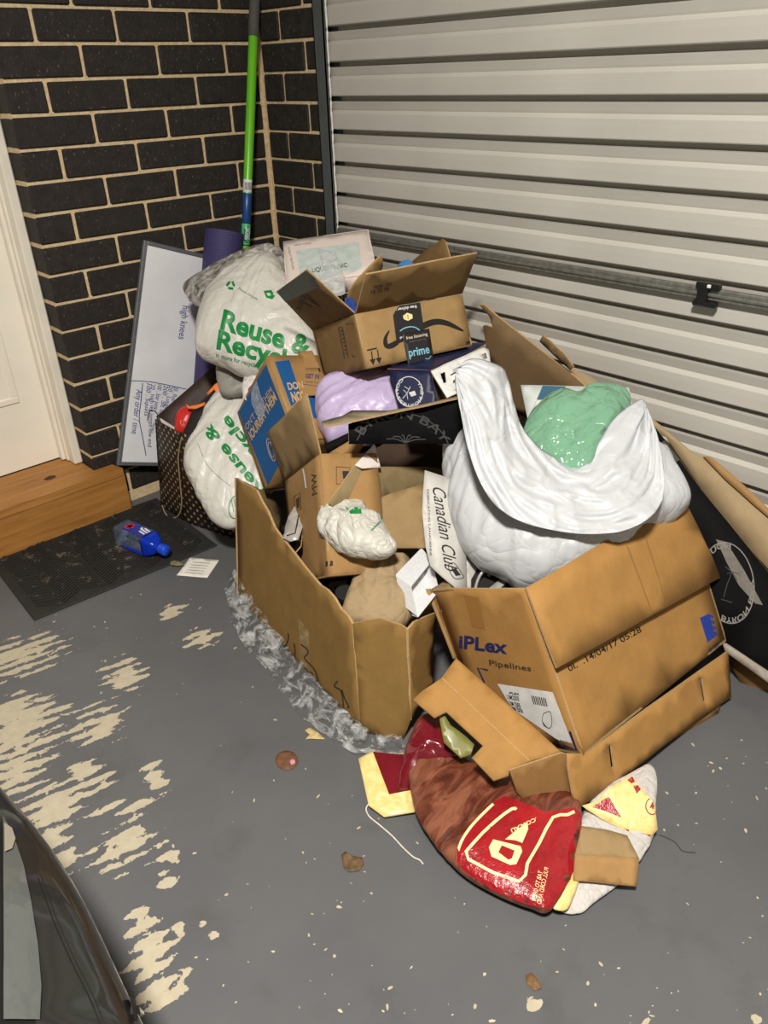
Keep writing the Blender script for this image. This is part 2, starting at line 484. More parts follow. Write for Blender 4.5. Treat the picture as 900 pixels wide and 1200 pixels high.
ws2 = k.n('ShaderNodeVectorMath', operation='SCALE'); k.l(wn.outputs[1], ws2.inputs[0]); ws2.inputs[3].default_value = 1.3; k.l(ws2.outputs[0], wv.inputs[1])
vo = k.n('ShaderNodeTexVoronoi', voronoi_dimensions='2D'); k.l(wv.outputs[0], vo.inputs['Vector']); vo.inputs['Scale'].default_value = 1
sr = k.n('ShaderNodeSeparateColor'); k.l(vo.outputs['Color'], sr.inputs[0])
big = k.noise(k.mapping(rv, (11, 13, 1)), 1, 5, .65); fine = k.noise(k.mapping(v, (90, 90, 1)), 1, 4, .7)
sepr = k.n('ShaderNodeSeparateXYZ'); k.l(rv, sepr.inputs[0])
wob = k.math('MULTIPLY', k.noise(v, 14, 3), .02)
stripe = k.math('SINE', k.math('MULTIPLY', k.math('ADD', sepr.outputs[1], wob), 2*math.pi/.030))
field = k.math('MULTIPLY', k.math('SUBTRACT', 1.0, acc), 1.45)
field = k.math('ADD', field, k.math('MULTIPLY', k.math('SUBTRACT', sr.outputs[0], .55), .9))
field = k.math('ADD', field, k.math('MULTIPLY', k.math('SUBTRACT', big, .5), 1.5))
field = k.math('ADD', field, k.math('MULTIPLY', k.math('SUBTRACT', fine, .5), 1.15))
field = k.math('ADD', field, k.math('MULTIPLY', k.math('SUBTRACT', stripe, .1), .40))
peel = k.ramp(k.math('ADD', k.math('MULTIPLY', field, 1.0), .02), [(.46, (0, 0, 0)), (.485, (1, 1, 1))])
scr = k.mix(k.noise(v, 45, 5), lin((192, 183, 160)), lin((162, 152, 130)))
k.set(Base_Color=k.mix(peel, base, scr), Roughness=k.mix(peel, (.42, .42, .42, 1), (.9, .9, .9, 1)), Specular_IOR_Level=.35)
k.bump(k.math('SUBTRACT', k.math('MULTIPLY', fl2, .12), k.math('MULTIPLY', peel, .5)), .35, .003)
FLOOR = k.m
vs, fs = boxm((-4.6, -5.6, -.05), (.95, .35, 0)); structure(obj('floor', [Vector(q) for q in vs], fs, FLOOR))
bpy.data.objects['floor'].location = (0, 0, 0)
bpy.data.objects['floor'].data.transform(Matrix.Translation((-1.825, -2.625, -.05)))

# ---- brick walls
k = N('dark_brick'); v = k.coord(); inf = k.n('ShaderNodeObjectInfo')
vr = k.n('ShaderNodeVectorMath', operation='ADD'); k.l(v, vr.inputs[0]); k.l(inf.outputs['Location'], vr.inputs[1]); vv = vr.outputs[0]
c = k.ramp(k.noise(vv, 30, 5, .65), [(.3, lin((33, 30, 28))), (.75, lin((54, 48, 44)))])
c = k.mix(inf.outputs['Random'], c, k.mix(.35, c, lin((38, 34, 33))))
sp = k.ramp(k.noise(k.mapping(vv, (1, 1, .45)), 210, 2), [(.66, (0, 0, 0)), (.74, (1, 1, 1))])
c = k.mix(k.math('MULTIPLY', sp, .55), c, lin((150, 140, 128)))
k.set(Base_Color=c, Roughness=.75, Specular_IOR_Level=.35)
k.bump(k.math('ADD', k.noise(k.mapping(vv, (1, 1, .3)), 120, 4, .7), k.noise(vv, 25, 3)), .6, .004)
BRICK = k.m
k = N('cream_mortar'); v = k.coord()
k.set(Base_Color=k.ramp(k.noise(v, 60, 5, .7), [(.3, lin((196, 172, 132))), (.7, lin((236, 213, 174)))]), Roughness=.95, Specular_IOR_Level=.1)
k.bump(k.noise(v, 150, 4, .7), .8, .004); MORTAR = k.m
def brick_mesh(L, var, axis):
    rnd = random.Random(hash((round(L, 3), var, axis)) & 0xffff)
    V, F = bevbox((0, 0, -.0385), (L, .1, .0385), .004)
    V = [Vector((p.x+rnd.uniform(-.0012, .0012), p.y+rnd.uniform(-.0008, .0008), p.z+rnd.uniform(-.0012, .0012))) for p in V]
    if axis == 'y': V = [Vector((p.y, -p.x, p.z)) for p in V]
    me = bpy.data.meshes.new('brick'); me.from_pydata(V, [], F); me.materials.append(BRICK); return me
BM = {}
def brick(L, loc, parent, axis, seed):
    key = (round(L, 3), seed % 3, axis)
    if key not in BM: BM[key] = brick_mesh(L, seed % 3, axis)
    o = bpy.data.objects.new('brick', BM[key]); COL.objects.link(o); o.parent = parent
    o.location = Vector(loc)-ORG[parent]; return o
vs, fs = boxm((-.113, .006, 0), (.85, .24, 2.75)); wb = structure(obj('wall_back', vs, fs, MORTAR))
vs, fs = boxm((.738, -.36, 0), (.85, .006, 2.75)); wr = structure(obj('wall_right', vs, fs, MORTAR))
rb = random.Random(3)
for i in range(-14, 17):
    z = 1.457-.086*i
    xs = [(-.115, -.005), (.005, .235), (.245, .475), (.485, .722)] if i % 2 == 0 else [(-.115, .115), (.125, .355), (.365, .595), (.605, .722)]
    for j, (x0, x1) in enumerate(xs): brick(x1-x0, (x0, rb.uniform(-.0015, .0015), z), wb, 'x', i*5+j)
    ys = [(.010, .111), (.121, .351)] if i % 2 == 0 else [(.010, .231), (.241, .351)]
    for j, (y0, y1) in enumerate(ys): brick(y1-y0, (.732+rb.uniform(-.001, .001), -y0, z), wr, 'y', i*3+j)
PLASTER = plain('plaster', (206, 202, 194), .9, .04, 3)
vs, fs = boxm((-4.6, .006, 0), (-1.0, .24, 2.75)); structure(obj('wall_back_left', vs, fs, BRICK))
vs, fs = boxm((-1.0, .006, 2.24), (-.113, .24, 2.75)); structure(obj('wall_back_lintel', vs, fs, BRICK))
vs, fs = boxm((-4.7, -5.6, 0), (-4.6, .35, 2.75)); structure(obj('wall_left', vs, fs, PLASTER))
vs, fs = boxm((-4.6, -5.7, 0), (.95, -5.6, 2.75)); structure(obj('wall_front', vs, fs, PLASTER))
vs, fs = boxm((-4.7, -5.7, 2.75), (.95, .35, 2.8)); structure(obj('ceiling', vs, fs, PLASTER))

# ---- white door in its recess
DOORP = plain('door_paint', (240, 234, 220), .5, .04, 5); FRAMEP = plain('frame_paint', (234, 228, 214), .45, .05, 8)
vs, fs = boxm((-.97, .180, .17), (-.142, .216, 2.21)); d1 = structure(obj('door_1', vs, fs, DOORP))
for (x0, x1, z0, z1) in ((-.90, -.60, .40, 1.05), (-.51, -.24, .40, 1.05), (-.90, -.60, 1.2, 2.05), (-.51, -.24, 1.2, 2.05)):
    V, F = merge(bevbox((x0, .174, z0), (x1, .1805, z0+.022), .003), bevbox((x0, .174, z1-.022), (x1, .1805, z1), .003),
                 bevbox((x0, .1745, z0+.0215), (x0+.022, .1805, z1-.0215), .002), bevbox((x1-.022, .1745, z0+.0215), (x1, .1805, z1-.0215), .002))
    obj('panel_moulding', V, F, DOORP, d1)
V, F = merge(bevbox((-.145, .082, .167), (-.1155, .135, 2.24), .004), bevbox((-.150, .128, .167), (-.1155, .178, 2.24), .004), bevbox((-.160, .150, .167), (-.145, .178, 2.22), .003))
obj('door_jamb', V, F, FRAMEP, d1)
V, F = merge(bevbox((-.999, .082, .167), (-.968, .178, 2.24), .004)); obj('door_jamb', V, F, FRAMEP, d1)
V, F = merge(bevbox((-.97, .082, 2.205), (-.145, .178, 2.24), .004)); obj('door_head', V, F, FRAMEP, d1)

# ---- timber step
k = N('step_timber'); v = k.coord()
g = k.noise(k.mapping(v, (3, 40, 40)), 1, 5, .6, .6)
k.set(Base_Color=k.ramp(g, [(.25, lin((140, 92, 40))), (.6, lin((176, 124, 64))), (.85, lin((192, 142, 82)))]), Roughness=.5, Specular_IOR_Level=.35)
k.bump(g, .15, .002); TIMBER = k.m
st = thing('timber_step', 'varnished timber step under the white door, a dark knot on its tread', 'step', (-.5, .06, 0))
def prism(poly, z0, z1):
    n = len(poly); V = [(x, y, z0) for x, y in poly]+[(x, y, z1) for x, y in poly]
    F = [tuple(range(n))[::-1], tuple(range(n, 2*n))]+[(i, (i+1) % n, n+(i+1) % n, n+i) for i in range(n)]
    return V, F
V, F = prism([(-.98, -.058), (-.040, -.058), (-.052, -.004), (-.118, -.004), (-.118, .18), (-.98, .18)], .138, .165); tr = obj('tread', V, F, TIMBER, st)
V, F = prism([(-.98, -.055), (-.037, -.055), (-.050, -.006), (-.118, -.006), (-.118, .17), (-.98, .17)], 0, .138); obj('riser', V, F, TIMBER, st)
patch('knot', [(51, 562), (57, 558), (64, 557), (66, 559), (60, 562), (54, 563)], tr, plain('knot_brown', (60, 34, 16), .7), st, 4)

# ---- roller door
k = N('roller_paint'); v = k.coord()
c = k.ramp(k.noise(v, 3, 4), [(.3, lin((178, 175, 167))), (.7, lin((190, 187, 179)))])
st_ = k.ramp(k.noise(k.mapping(v, (8, 2, 30)), 1, 4, .6), [(.62, (0, 0, 0)), (.8, (1, 1, 1))])
k.set(Base_Color=k.mix(k.math('MULTIPLY', st_, .12), c, lin((150, 138, 118))), Roughness=.45, Specular_IOR_Level=.4); ROLL = k.m
GALV = plain('galvanised', (128, 128, 122), .45, .28, 60, .1, .6); STEEL = plain('guide_steel', (92, 96, 97), .5, .1, 20, 0, .3)
CLIP = plain('black_plastic', (20, 20, 20), .4)
vs, fs = boxm((.734, -4.58, .012), (.738, -.375, 2.74)); d2 = structure(obj('door_2', vs, fs, ROLL))
# one 90 mm roll of the curtain from the top down: lip, shallow hollow, bright bead, flat face, dark underside
SP = ((.7345, -.0105), (.7050, -.0110), (.7060, -.0150), (.7105, -.0300), (.7125, -.0345), (.7075, -.0400), (.7030, -.0440), (.7025, -.0600), (.7030, -.0840), (.7045, -.0862), (.7345, -.0895))
ys = [0, -.7, -1.4, -2.1, -2.8, -3.5, -4.2]; n = len(SP)
V = [(x, y, z) for y in ys for x, z in SP]; F = [(q*n+i, q*n+i+1, (q+1)*n+i+1, (q+1)*n+i) for q in range(len(ys)-1) for i in range(n-1)]
V += [(.7345, y, z) for y in (0, -4.2) for z in (-.0105, -.0895)]
F += [tuple(range(n))[::-1], tuple(range((len(ys)-1)*n, len(ys)*n))]
slat = bpy.data.meshes.new('slat'); slat.from_pydata(V, [], F); slat.materials.append(ROLL); slat.update()
zt = 1.3475+.09*15
while zt > .05:
    o = bpy.data.objects.new('slat', slat); COL.objects.link(o); o.parent = d2; o.location = Vector((0, -.375, zt))-ORG[d2]; zt -= .09
V, F = merge(boxm((.684, -.392, 0), (.688, -.345, 2.75)), boxm((.684, -.349, 0), (.736, -.345, 2.75)), boxm((.684, -.392, 0), (.700, -.389, 2.75)), boxm((.728, -.400, 0), (.736, -.345, 2.75)))
obj('guide_rail', V, F, STEEL, d2)
seal = [Vector((.6945+.0015*math.sin(z*71), -.3945-.0025*abs(math.sin(z*math.pi/.09)), z)) for z in [i*.015 for i in range(4, 182)]]
V, F = sweep(seal, .0032, 6); obj('edge_seal', V, F, plain('seal_white', (222, 220, 214), .5), d2)
V, F = merge(bevbox((.684, -4.5, .858), (.696, -.402, .886), .003), bevbox((.679, -4.5, .868), (.685, -.402, .876), .002)); lb = obj('lock_bar', V, F, GALV, d2)
V, F = merge(bevbox((.672, -1.666, .848), (.684, -1.642, .895), .002), bevbox((.674, -1.690, .884), (.690, -1.636, .898), .002), bevbox((.674, -1.688, .846), (.690, -1.634, .858), .002))
obj('bar_clip', V, F, CLIP, d2)
V, F = bevbox((.670, -1.672, .889), (.6745, -1.664, .896), .001); obj('clip_rivet', V, F, WHITE, d2)
vs, fs = boxm((.74, -5.6, 0), (.85, -.36, 2.75)); structure(obj('wall_right_outside', vs, fs, STEEL))
V, F = merge(bevbox((.690, -4.5, .0), (.735, -.41, .035), .004)); obj('bottom_rail', V, F, GALV, d2)

# ================================================================== things by the brick wall
# ---- doormat with herringbone ribs
mt = thing('door_mat', 'black ribbed rubber doormat in front of the timber step', 'doormat', (-.25, -.25, 0))
RUBBER = plain('mat_rubber', (34, 33, 31), .75, .25, 60, .2); 
k = N('mat_ribs'); v = k.coord()
k.set(Base_Color=k.mix(k.ramp(k.noise(v, 25, 6, .75), [(.57, (0, 0, 0)), (.68, (1, 1, 1))]), lin((34, 32, 30)), lin((128, 118, 100))), Roughness=.7); RIB = k.m
M0, M1, M2, M3 = atz(0, 665), atz(40, 728), atz(255, 640), atz(152, 596)
mo = M1.copy(); mx = (M2-M1); ml = mx.length; mx = mx.normalized(); my = Vector((-mx.y, mx.x, 0)); mh = (M3-M2).dot(my)
def mp(x, y, z): return mo+mx*x+my*y+Vector((0, 0, z))
V, F = bevbox((0, 0, 0), (ml, mh, .006), .002); obj('mat_base', [mp(*q) for q in V], F, RUBBER, mt)
RV = []; RF = []
ncol = 8; cw = (ml-.05)/ncol
for c in range(ncol):
    s = 1 if c % 2 else -1; x0 = .025+c*cw
    y = .02
    while y < mh-.03:
        a, b_ = (x0+.002, y), (x0+cw-.002, y+s*cw*.55)
        if .015 < b_[1] < mh-.015:
            q = [(a[0], a[1]), (b_[0], b_[1]), (b_[0], b_[1]+.005), (a[0], a[1]+.005)]
            V, F = prism(q, .006, .0095); bs = len(RV); RV += [mp(*p) for p in V]; RF += [[i+bs for i in f] for f in F]
        y += .0125
ro = obj('herringbone_ribs', RV, RF, RIB, mt); ro['kind'] = 'stuff'

# ---- square water bottle lying on the mat
P0 = atz(143, 625, .033); P1 = atz(196, 649, .033)
bx_ = Vector((P1.x-P0.x, P1.y-P0.y, 0)); bl = bx_.length; bx_.normalize(); by = Vector((-bx_.y, bx_.x, 0))
bt = thing('water_bottle', 'square clear water bottle with blue cap lying on the doormat', 'bottle', (P0.x+bx_.x*bl/2, P0.y+bx_.y*bl/2, .01))
CLEAR = film('clear_bottle', (150, 170, 205), .74, .05, 5)
k = N('blue_plastic'); k.set(Base_Color=lin((22, 62, 205)), Roughness=.15, Transmission_Weight=.35, IOR=1.35); BLUEP = k.m
def rsq(r, rc, n=4):
    out = []
    for q, (sx, sy) in enumerate(((1, 1), (-1, 1), (-1, -1), (1, -1))):
        for j in range(n+1):
            a = math.pi/2*(q+j/n); out.append((sx*(r-rc)+rc*math.cos(a), sy*(r-rc)+rc*math.sin(a)))
    return out
def squared(sections, org, ax, ay, az):
    V = []; F = []; n = 20
    for (t, r, rc) in sections:
        for (a, b_) in rsq(r, rc): V.append(org+ax*t+ay*a+az*b_)
    for j in range(len(sections)-1):
        for i in range(n): F.append((j*n+i, j*n+(i+1) % n, (j+1)*n+(i+1) % n, (j+1)*n+i))
    F.append(tuple(range(n))[::-1]); F.append(tuple((len(sections)-1)*n+i for i in range(n))); return V, F
Zv = Vector((0, 0, 1)); bo = Vector((P0.x, P0.y, .0430)); L = bl
V, F = squared([(0, .027, .008), (.004, .032, .010), (L*.10, .033, .009), (L*.12, .0315, .009), (L*.14, .033, .009), (L*.64, .033, .009)], bo, bx_, by, Zv)
body = obj('bottle_body', V, F, CLEAR, bt, None, True)
V, F = squared([(L*.62, .0331, .009), (L*.68, .033, .010), (L*.80, .022, .012), (L*.85, .013, .0125), (L*.88, .013, .0125)], bo, bx_, by, Zv)
sh = obj('bottle_shoulder', V, F, BLUEP, bt, None, True)
V, F = squared([(L*.87, .0165, .016), (L*.89, .0175, .017), (L*.985, .0175, .017), (L*1.0, .0155, .015)], bo, bx_, by, Zv)
obj('bottle_cap', V, F, plain('cap_blue', (26, 70, 205), .35), bt, None, True)
LBL = plain('bottle_label_blue', (38, 52, 150), .35); 
def onface(pts, top):
    if top: return [bo+bx_*(L*x)+by*y+Zv*.0337 for x, y in pts]
    return [bo+bx_*(L*x)-by*.0337+Zv*y for x, y in pts]
lab1 = obj('label', onface([(.20, -.024), (.62, -.024), (.62, .024), (.20, .024)], True), [(0, 1, 2, 3)], LBL, bt)
obj('label', onface([(.10, -.030), (.62, -.030), (.62, -.012), (.20, -.022)], False), [(0, 1, 2, 3)], plain('label_blue_low', (30, 60, 210), .3), bt)
flw = bo+bx_*(L*.24)+Zv*.0345
for j in range(5):
    a = j*2*math.pi/5; c_ = flw+(bx_*math.cos(a)+by*math.sin(a))*.0085
    obj('flower_petal', [c_+(bx_*math.cos(t)+by*math.sin(t))*.0085 for t in [i*math.pi/4 for i in range(8)]], [tuple(range(8))], plain('petal_red', (200, 40, 62), .5), bt)
lettering('FIJI', (177, 616.5), (162.5, 623), (184.5, 621.5), lab1, WHITE, bt, 0, .03, 3)

# ---- paper slip and the leaf by the cap
PAPER = plain('paper', (226, 222, 212), .8, .05, 30)
FLP = Pl((0, 0, .0012), (1, 0, .0012), (0, 1, .0012))
pp = card('paper_slip', [(223, 653), (257, 656), (243, 677), (207, 674)], FLP, PAPER, t=.0008, warp=.0012, ws=18)
tag(pp, 'small white paper slip with faint print on the floor by the doormat', 'paper')
for j in range(5):
    y = 659+j*3; stroke('print_line', [(226-j*2.2, y), (246-j*2.2, y+1.5)], .5, pp, plain('faint_ink', (120, 118, 116), .8), pp, smoothn=0)
LEAFY = plain('leaf_olive', (120, 118, 78), .7, .3, 90)
def leaf(px, label, mat, z=.002, wz=.004, seed=1, name='dry_leaf'):
    o = card(name, px, Pl((0, 0, z), (1, 0, z), (0, 1, z)), mat, t=.0006, warp=wz*.6, ws=35, seed=seed, step=.008); tag(o, label, 'leaf'); return o
leaf([(199, 658), (204, 655), (212, 659), (216, 662), (208, 663), (200, 662)], 'small olive leaf between the bottle cap and the paper slip', LEAFY, .008)
leaf([(357, 856), (363, 852), (371, 857), (378, 863), (381, 866), (358, 866), (363, 861)], 'pale yellow ragged leaf beside the clear plastic film', plain('leaf_straw', (190, 170, 116), .7, .2, 90))
leaf([(400, 1002), (405, 998), (413, 1003), (424, 1004), (427, 1012), (421, 1020), (409, 1022), (402, 1016)], 'crumpled dark brown leaf in the middle of the grey floor', plain('leaf_brown', (96, 74, 48), .7, .4, 90), .003, .008, 3)
leaf([(616, 1143), (623, 1140), (630, 1147), (635, 1158), (626, 1161), (617, 1152)], 'tiny rust brown leaf crumb above a pale paint chip at the bottom edge', plain('leaf_rust', (112, 82, 48), .7, .4, 90), .002, .003, 5)
sp_ = card('flat_disc_scrap', ring((336, 891), (13.5, 1), (-1, 11.5), 18), FLP, plain('scrap_brown', (104, 70, 46), .7, .35, 60), t=.001, warp=.0008)
tag(sp_, 'round flattened brown scrap with a pink spot on the floor', 'litter')
patch('pink_spot', ring((343, 893), (3, 0), (0, 3), 10), sp_, plain('spot_pink', (196, 132, 150), .6), sp_, 3)

# ---- whiteboard tipped on the step
BA, BT_ = Vector((-.052, -.048, .176)), Vector((.206, -.012, .874))
up = (BT_-BA); bh = up.length; up.normalize(); bxd = Vector((.936, 0, -.352)); bxd = (bxd-up*bxd.dot(up)).normalized(); bw = .44
bn = bxd.cross(up); bn = -bn if bn.y > 0 else bn
wbd = thing('whiteboard', 'whiteboard with blue handwriting tipped against the brick wall', 'whiteboard', BA)
def bp(x, y, h): return BA+bxd*x+up*y+bn*h
V, F = boxm((.004, .004, -.008), (bw-.004, bh-.004, 0)); face = obj('writing_surface', [bp(*q) for q in V], F, plain('board_white', (232, 233, 236), .3, .05, 8), wbd)
ALU = plain('board_frame', (128, 130, 136), .4, .08, 30, 0, .5)
for lo_, hi in (((0, 0, -.010), (.013, bh, .004)), ((bw-.013, 0, -.010), (bw, bh, .004)), ((.013, 0, -.010), (bw-.013, .013, .004)), ((.013, bh-.013, -.010), (bw-.013, bh, .004))):
    V, F = bevbox(lo_, hi, .002); obj('frame_rail', [bp(*q) for q in V], F, ALU, wbd)
PEN = plain('marker_blue', (52, 62, 140), .5)
for s, a, b_, c_ in (('high knees', (214, 358), (209, 397), (222, 359)), ('up', (222, 345), (221, 353), (228, 346)), ('Any order / time', (160, 456), (154, 508), (167, 457)),
                    ('100 . Squats', (172, 449), (169, 487), (177, 450)), ('20 . high leg jumps low end', (177, 450), (173, 524), (182, 450)), ('100 . Star jump', (185, 450), (180, 480), (190, 451)),
                    ('200 . Sit ups', (192, 451), (186, 490), (197, 452)), ('20 . Lunges', (198, 452), (192, 482), (203, 453)), ('20 . Push ups', (204, 453), (199, 478), (209, 454))):
    lettering(s, a, b_, c_, face, PEN, wbd, .1, 0, 8, 'handwriting')
stroke('handwriting', [(152, 446), (180, 448), (218, 456)], .8, face, PEN, wbd)
stroke('handwriting', [(167, 449), (165, 470), (163, 490), (167, 512), (171, 534)], 1.0, face, PEN, wbd)

# ---- rolled yoga mat
ym = thing('yoga_mat', 'rolled dark purple yoga mat standing beside the whiteboard', 'yoga mat', (.30, -.17, 0))
T1 = at(262, 271, 2.62); T0 = atz(238, 580)
ax_ = (T1-T0).normalized(); e1 = ax_.cross(Vector((0, 1, 0))).normalized(); e2 = ax_.cross(e1); Lr = (T1-T0).length
V = []; F = []; nt = 150; turns = 4.6
for i in range(nt+1):
    th = i/nt*turns*2*math.pi; r = .016+.046*(i/nt)
    for (rr, zz) in ((r, 0), (r+.0065, 0), (r+.0065, 1), (r, 1)):
        V.append(T0+e1*(rr*math.cos(th))+e2*(rr*math.sin(th))+ax_*(Lr*zz))
for i in range(nt):
    for j in range(4): a, b_ = i*4+j, i*4+(j+1) % 4; F.append((a, b_, b_+4, a+4))
F += [(0, 3, 2, 1), tuple(nt*4+j for j in range(4))]
k = N('mat_purple'); v = k.coord(); w_ = k.n('ShaderNodeTexWave', bands_direction='Z'); k.l(v, w_.inputs[0]); w_.inputs['Scale'].default_value = 55; w_.inputs['Distortion'].default_value = .4
k.set(Base_Color=k.mix(k.noise(v, 6, 3), lin((50, 44, 90)), lin((72, 62, 112))), Roughness=.7); k.bump(w_.outputs[0], .3, .002); PURPLE = k.m
obj('rolled_sheet', V, F, PURPLE, ym, None, False)
V = []; F = []
for i in range(13):
    th = 2.6+i*.12; r = .070+.018*(i/12)
    for q in (r, r+.006):
        V += [T0+e1*(q*math.cos(th))+e2*(q*math.sin(th))+ax_*(Lr*.05), T0+e1*(q*math.cos(th))+e2*(q*math.sin(th))+ax_*(Lr*.76)]
for i in range(12): a = i*4; F += [(a, a+1, a+5, a+4), (a+2, a+6, a+7, a+3), (a+1, a+3, a+7, a+5), (a, a+4, a+6, a+2)]
F += [(0, 2, 3, 1), (48, 49, 51, 50)]
obj('loose_end', V, F, PURPLE, ym)

# ---- telescopic pole in the corner
q1 = aty(298.5, 0, -.050); q0 = aty(287, 300, -.095)
pd = (q0-q1).normalized(); qb = q1+pd*(-q1.z/pd.z); qt = q1-pd*.012; plen = (qb-qt).length
po = thing('extension_pole', 'long green telescopic pole with grey grip leaning in the brick corner', 'pole', qb)
def pz(v_):  # photo row -> distance along the pole from its top
    best = min(range(2000), key=lambda i: abs(pixel(qt+pd*(plen*i/2000))[1]-v_)); return plen*best/2000
def seg(a, b_, r0, name, mat, n=20, r1=None):
    V, F = sweep([qt+pd*a, qt+pd*(a+.002), qt+pd*(b_-.002), qt+pd*b_], [r0*.9, r0, r1 or r0, (r1 or r0)*.9], n)
    return obj(name, V, F, mat, po, None, True)
GREENP = plain('pole_green', (104, 190, 36), .3, .05, 20, 0, 0, .5, .4)
seg(pz(40), plen-.03, .0150, 'tube', GREENP); seg(0, pz(43), .0170, 'grip', plain('grip_grey', (84, 80, 76), .8, .12, 90, .2))
V, F = sweep([qt-pd*.028, qt-pd*.012, qt+pd*.004], [.003, .007, .014], 12); obj('hanging_tip', V, F, plain('tip_grey', (120, 120, 120), .5), po, None, True)
s1 = seg(pz(210), pz(226), .0154, 'barcode_sticker', WHITE); s2 = seg(pz(226), pz(263), .0154, 'blue_sticker', plain('sticker_blue', (28, 66, 128), .35, .1, 30)); s3 = seg(pz(263), pz(286), .0154, 'brand_sticker', plain('sticker_green', (72, 176, 130), .35))
for j in range(7): stroke('barcode_bar', [(287.6+j*1.25, 213.5), (287.2+j*1.25, 222.5)], .6, s1, INK, s1, smoothn=0)
patch('badge', [(285.5, 282), (286.5, 267), (291, 264.5), (293.5, 268), (292.8, 281), (289, 284.5)], s3, plain('badge_navy', (22, 46, 60), .4), s3, 4, eps=.0005)
lettering('SAXON', (291.9, 281), (292.9, 268), (286.8, 280.6), s3, WHITE, s3, 0, .02, 3)
V, F = sweep([qt+pd*pz(286.5), qt+pd*(pz(286.5)+.004)], .0157, 20); obj('collar_ring', V, F, plain('ring_navy', (20, 40, 60), .4), po)
V, F = sweep([qb-pd*.035, qb-pd*.001], .0162, 16); obj('foot', V, F, CLIP, po)

# ---- dotted gift bag standing on the floor
gb = thing('gift_bag', 'black gift bag with gold dots and cord handles standing by the whiteboard', 'gift bag', atz(235, 615))
g0 = atz(214, 611); g2 = atz(189, 594); g3 = atz(282, 634); gy = Vector((.115, .03, 0)); gx = (g3-g0).normalized(); g4 = g3+gy; g5 = g2+gy
DARKP = plain('bag_black', (28, 23, 20), .45, .15, 40)
# height of the rim: follow the upright corner seam
gh = min((abs(pixel(g0+Zv*h)[1]-506), h) for h in [i*.002 for i in range(100, 300)])[1]
k = N('gold_dot_paper'); uv = k.coord('UV'); 
mp_ = k.mapping(uv, (1/.022, 1/.022, 1), (0, 0, 0), (0, 0, math.radians(45)))
fr = k.n('ShaderNodeVectorMath', operation='FRACTION'); k.l(mp_, fr.inputs[0])
sb = k.n('ShaderNodeVectorMath', operation='SUBTRACT'); k.l(fr.outputs[0], sb.inputs[0]); sb.inputs[1].default_value = (.5, .5, 0)
sx = k.n('ShaderNodeSeparateXYZ'); k.l(sb.outputs[0], sx.inputs[0]); cx = k.n('ShaderNodeCombineXYZ'); k.l(sx.outputs[0], cx.inputs[0]); k.l(sx.outputs[1], cx.inputs[1])
ln = k.n('ShaderNodeVectorMath', operation='LENGTH'); k.l(cx.outputs[0], ln.inputs[0])
dot = k.ramp(ln.outputs['Value'], [(.19, (1, 1, 1)), (.24, (0, 0, 0))])
k.set(Base_Color=k.mix(dot, lin((30, 25, 22)), lin((176, 150, 112))), Roughness=k.mix(dot, (.5, .5, .5, 1), (.3, .3, .3, 1)), Metallic=k.math('MULTIPLY', dot, .35)); DOTS = k.m
glean = Vector((.026, -.024, 0))
def wall_(name, a, b_, mats, h=gh, t=.002, warp=.003, sd=1):
    up_ = Zv*h+glean; pl = Pl(a, b_, a+up_)
    return card(name, [pl.uv(q) for q in (a, b_, b_+up_, a+up_)], pl, mats, gb, t, warp, 6, seed=sd, world=True)
wf = wall_('front_panel', g0, g3, (DOTS, DARKP), sd=2); wl = wall_('front_panel', g2, g0, (DOTS, DARKP), sd=3)
wall_('back_panel', g5, g4, (DARKP, DOTS), sd=4); wall_('side_panel', g3, g4, (DOTS, DARKP), sd=5); wall_('side_panel', g2, g5, (DARKP, DOTS), sd=6)
V, F = prism([(p.x, p.y) for p in (g0, g3, g4, g5, g2)], .002, .006); obj('base_board', V, F, DARKP, gb)
CORD = plain('cord_tan', (150, 128, 98), .7)
wfp = Pl(g0, g3, g0+Zv)
V, F = sweep(smooth_path([shift(wfp, .004).px(*p) for p in ((213, 512), (209, 535), (211, 565), (213, 590), (209, 604), (201, 607), (194, 602), (190, 592))], 6), .0022, 8); obj('cord_handle', V, F, CORD, gb, None, True)
V, F = sweep(smooth_path([g2+Zv*gh+gx*.015, g2+Zv*(gh+.03)+gx*.02+gy*.1, g2+Zv*(gh+.032)+gx*.05+gy*.1, g2+Zv*gh+gx*.08], 8), .002, 8); obj('cord_handle', V, F, plain('cord_dark', (60, 48, 40), .7), gb, None, True)
# open shoe box lid stuck upright in the bag
bxl = thing('shoe_box', 'dark open shoe box with white edges sticking out of the dotted gift bag', 'box', atz(235, 590, .35))
LINER = plain('liner_brown', (52, 36, 30), .6, .15, 30); WHT_BOARD = plain('white_board', (214, 206, 200), .6, .06, 20)
sA, sB = at(184, 487, 2.60), at(256, 424, 2.60)
plS = Pl(sA, sB, at(222, 520, 2.62))
card('back_wall', [(183, 488), (254, 426), (258, 470), (256, 545), (205, 545)], plS, (LINER, WHT_BOARD, WHT_BOARD), bxl, .005, .001)
card('end_wall', [(184, 489), (188, 491), (213, 507), (216, 530), (206, 530)], Pl(sA, at(211, 507, 2.535), at(206, 545, 2.60)), (WHT_BOARD, LINER, WHT_BOARD), bxl, .005, .001)
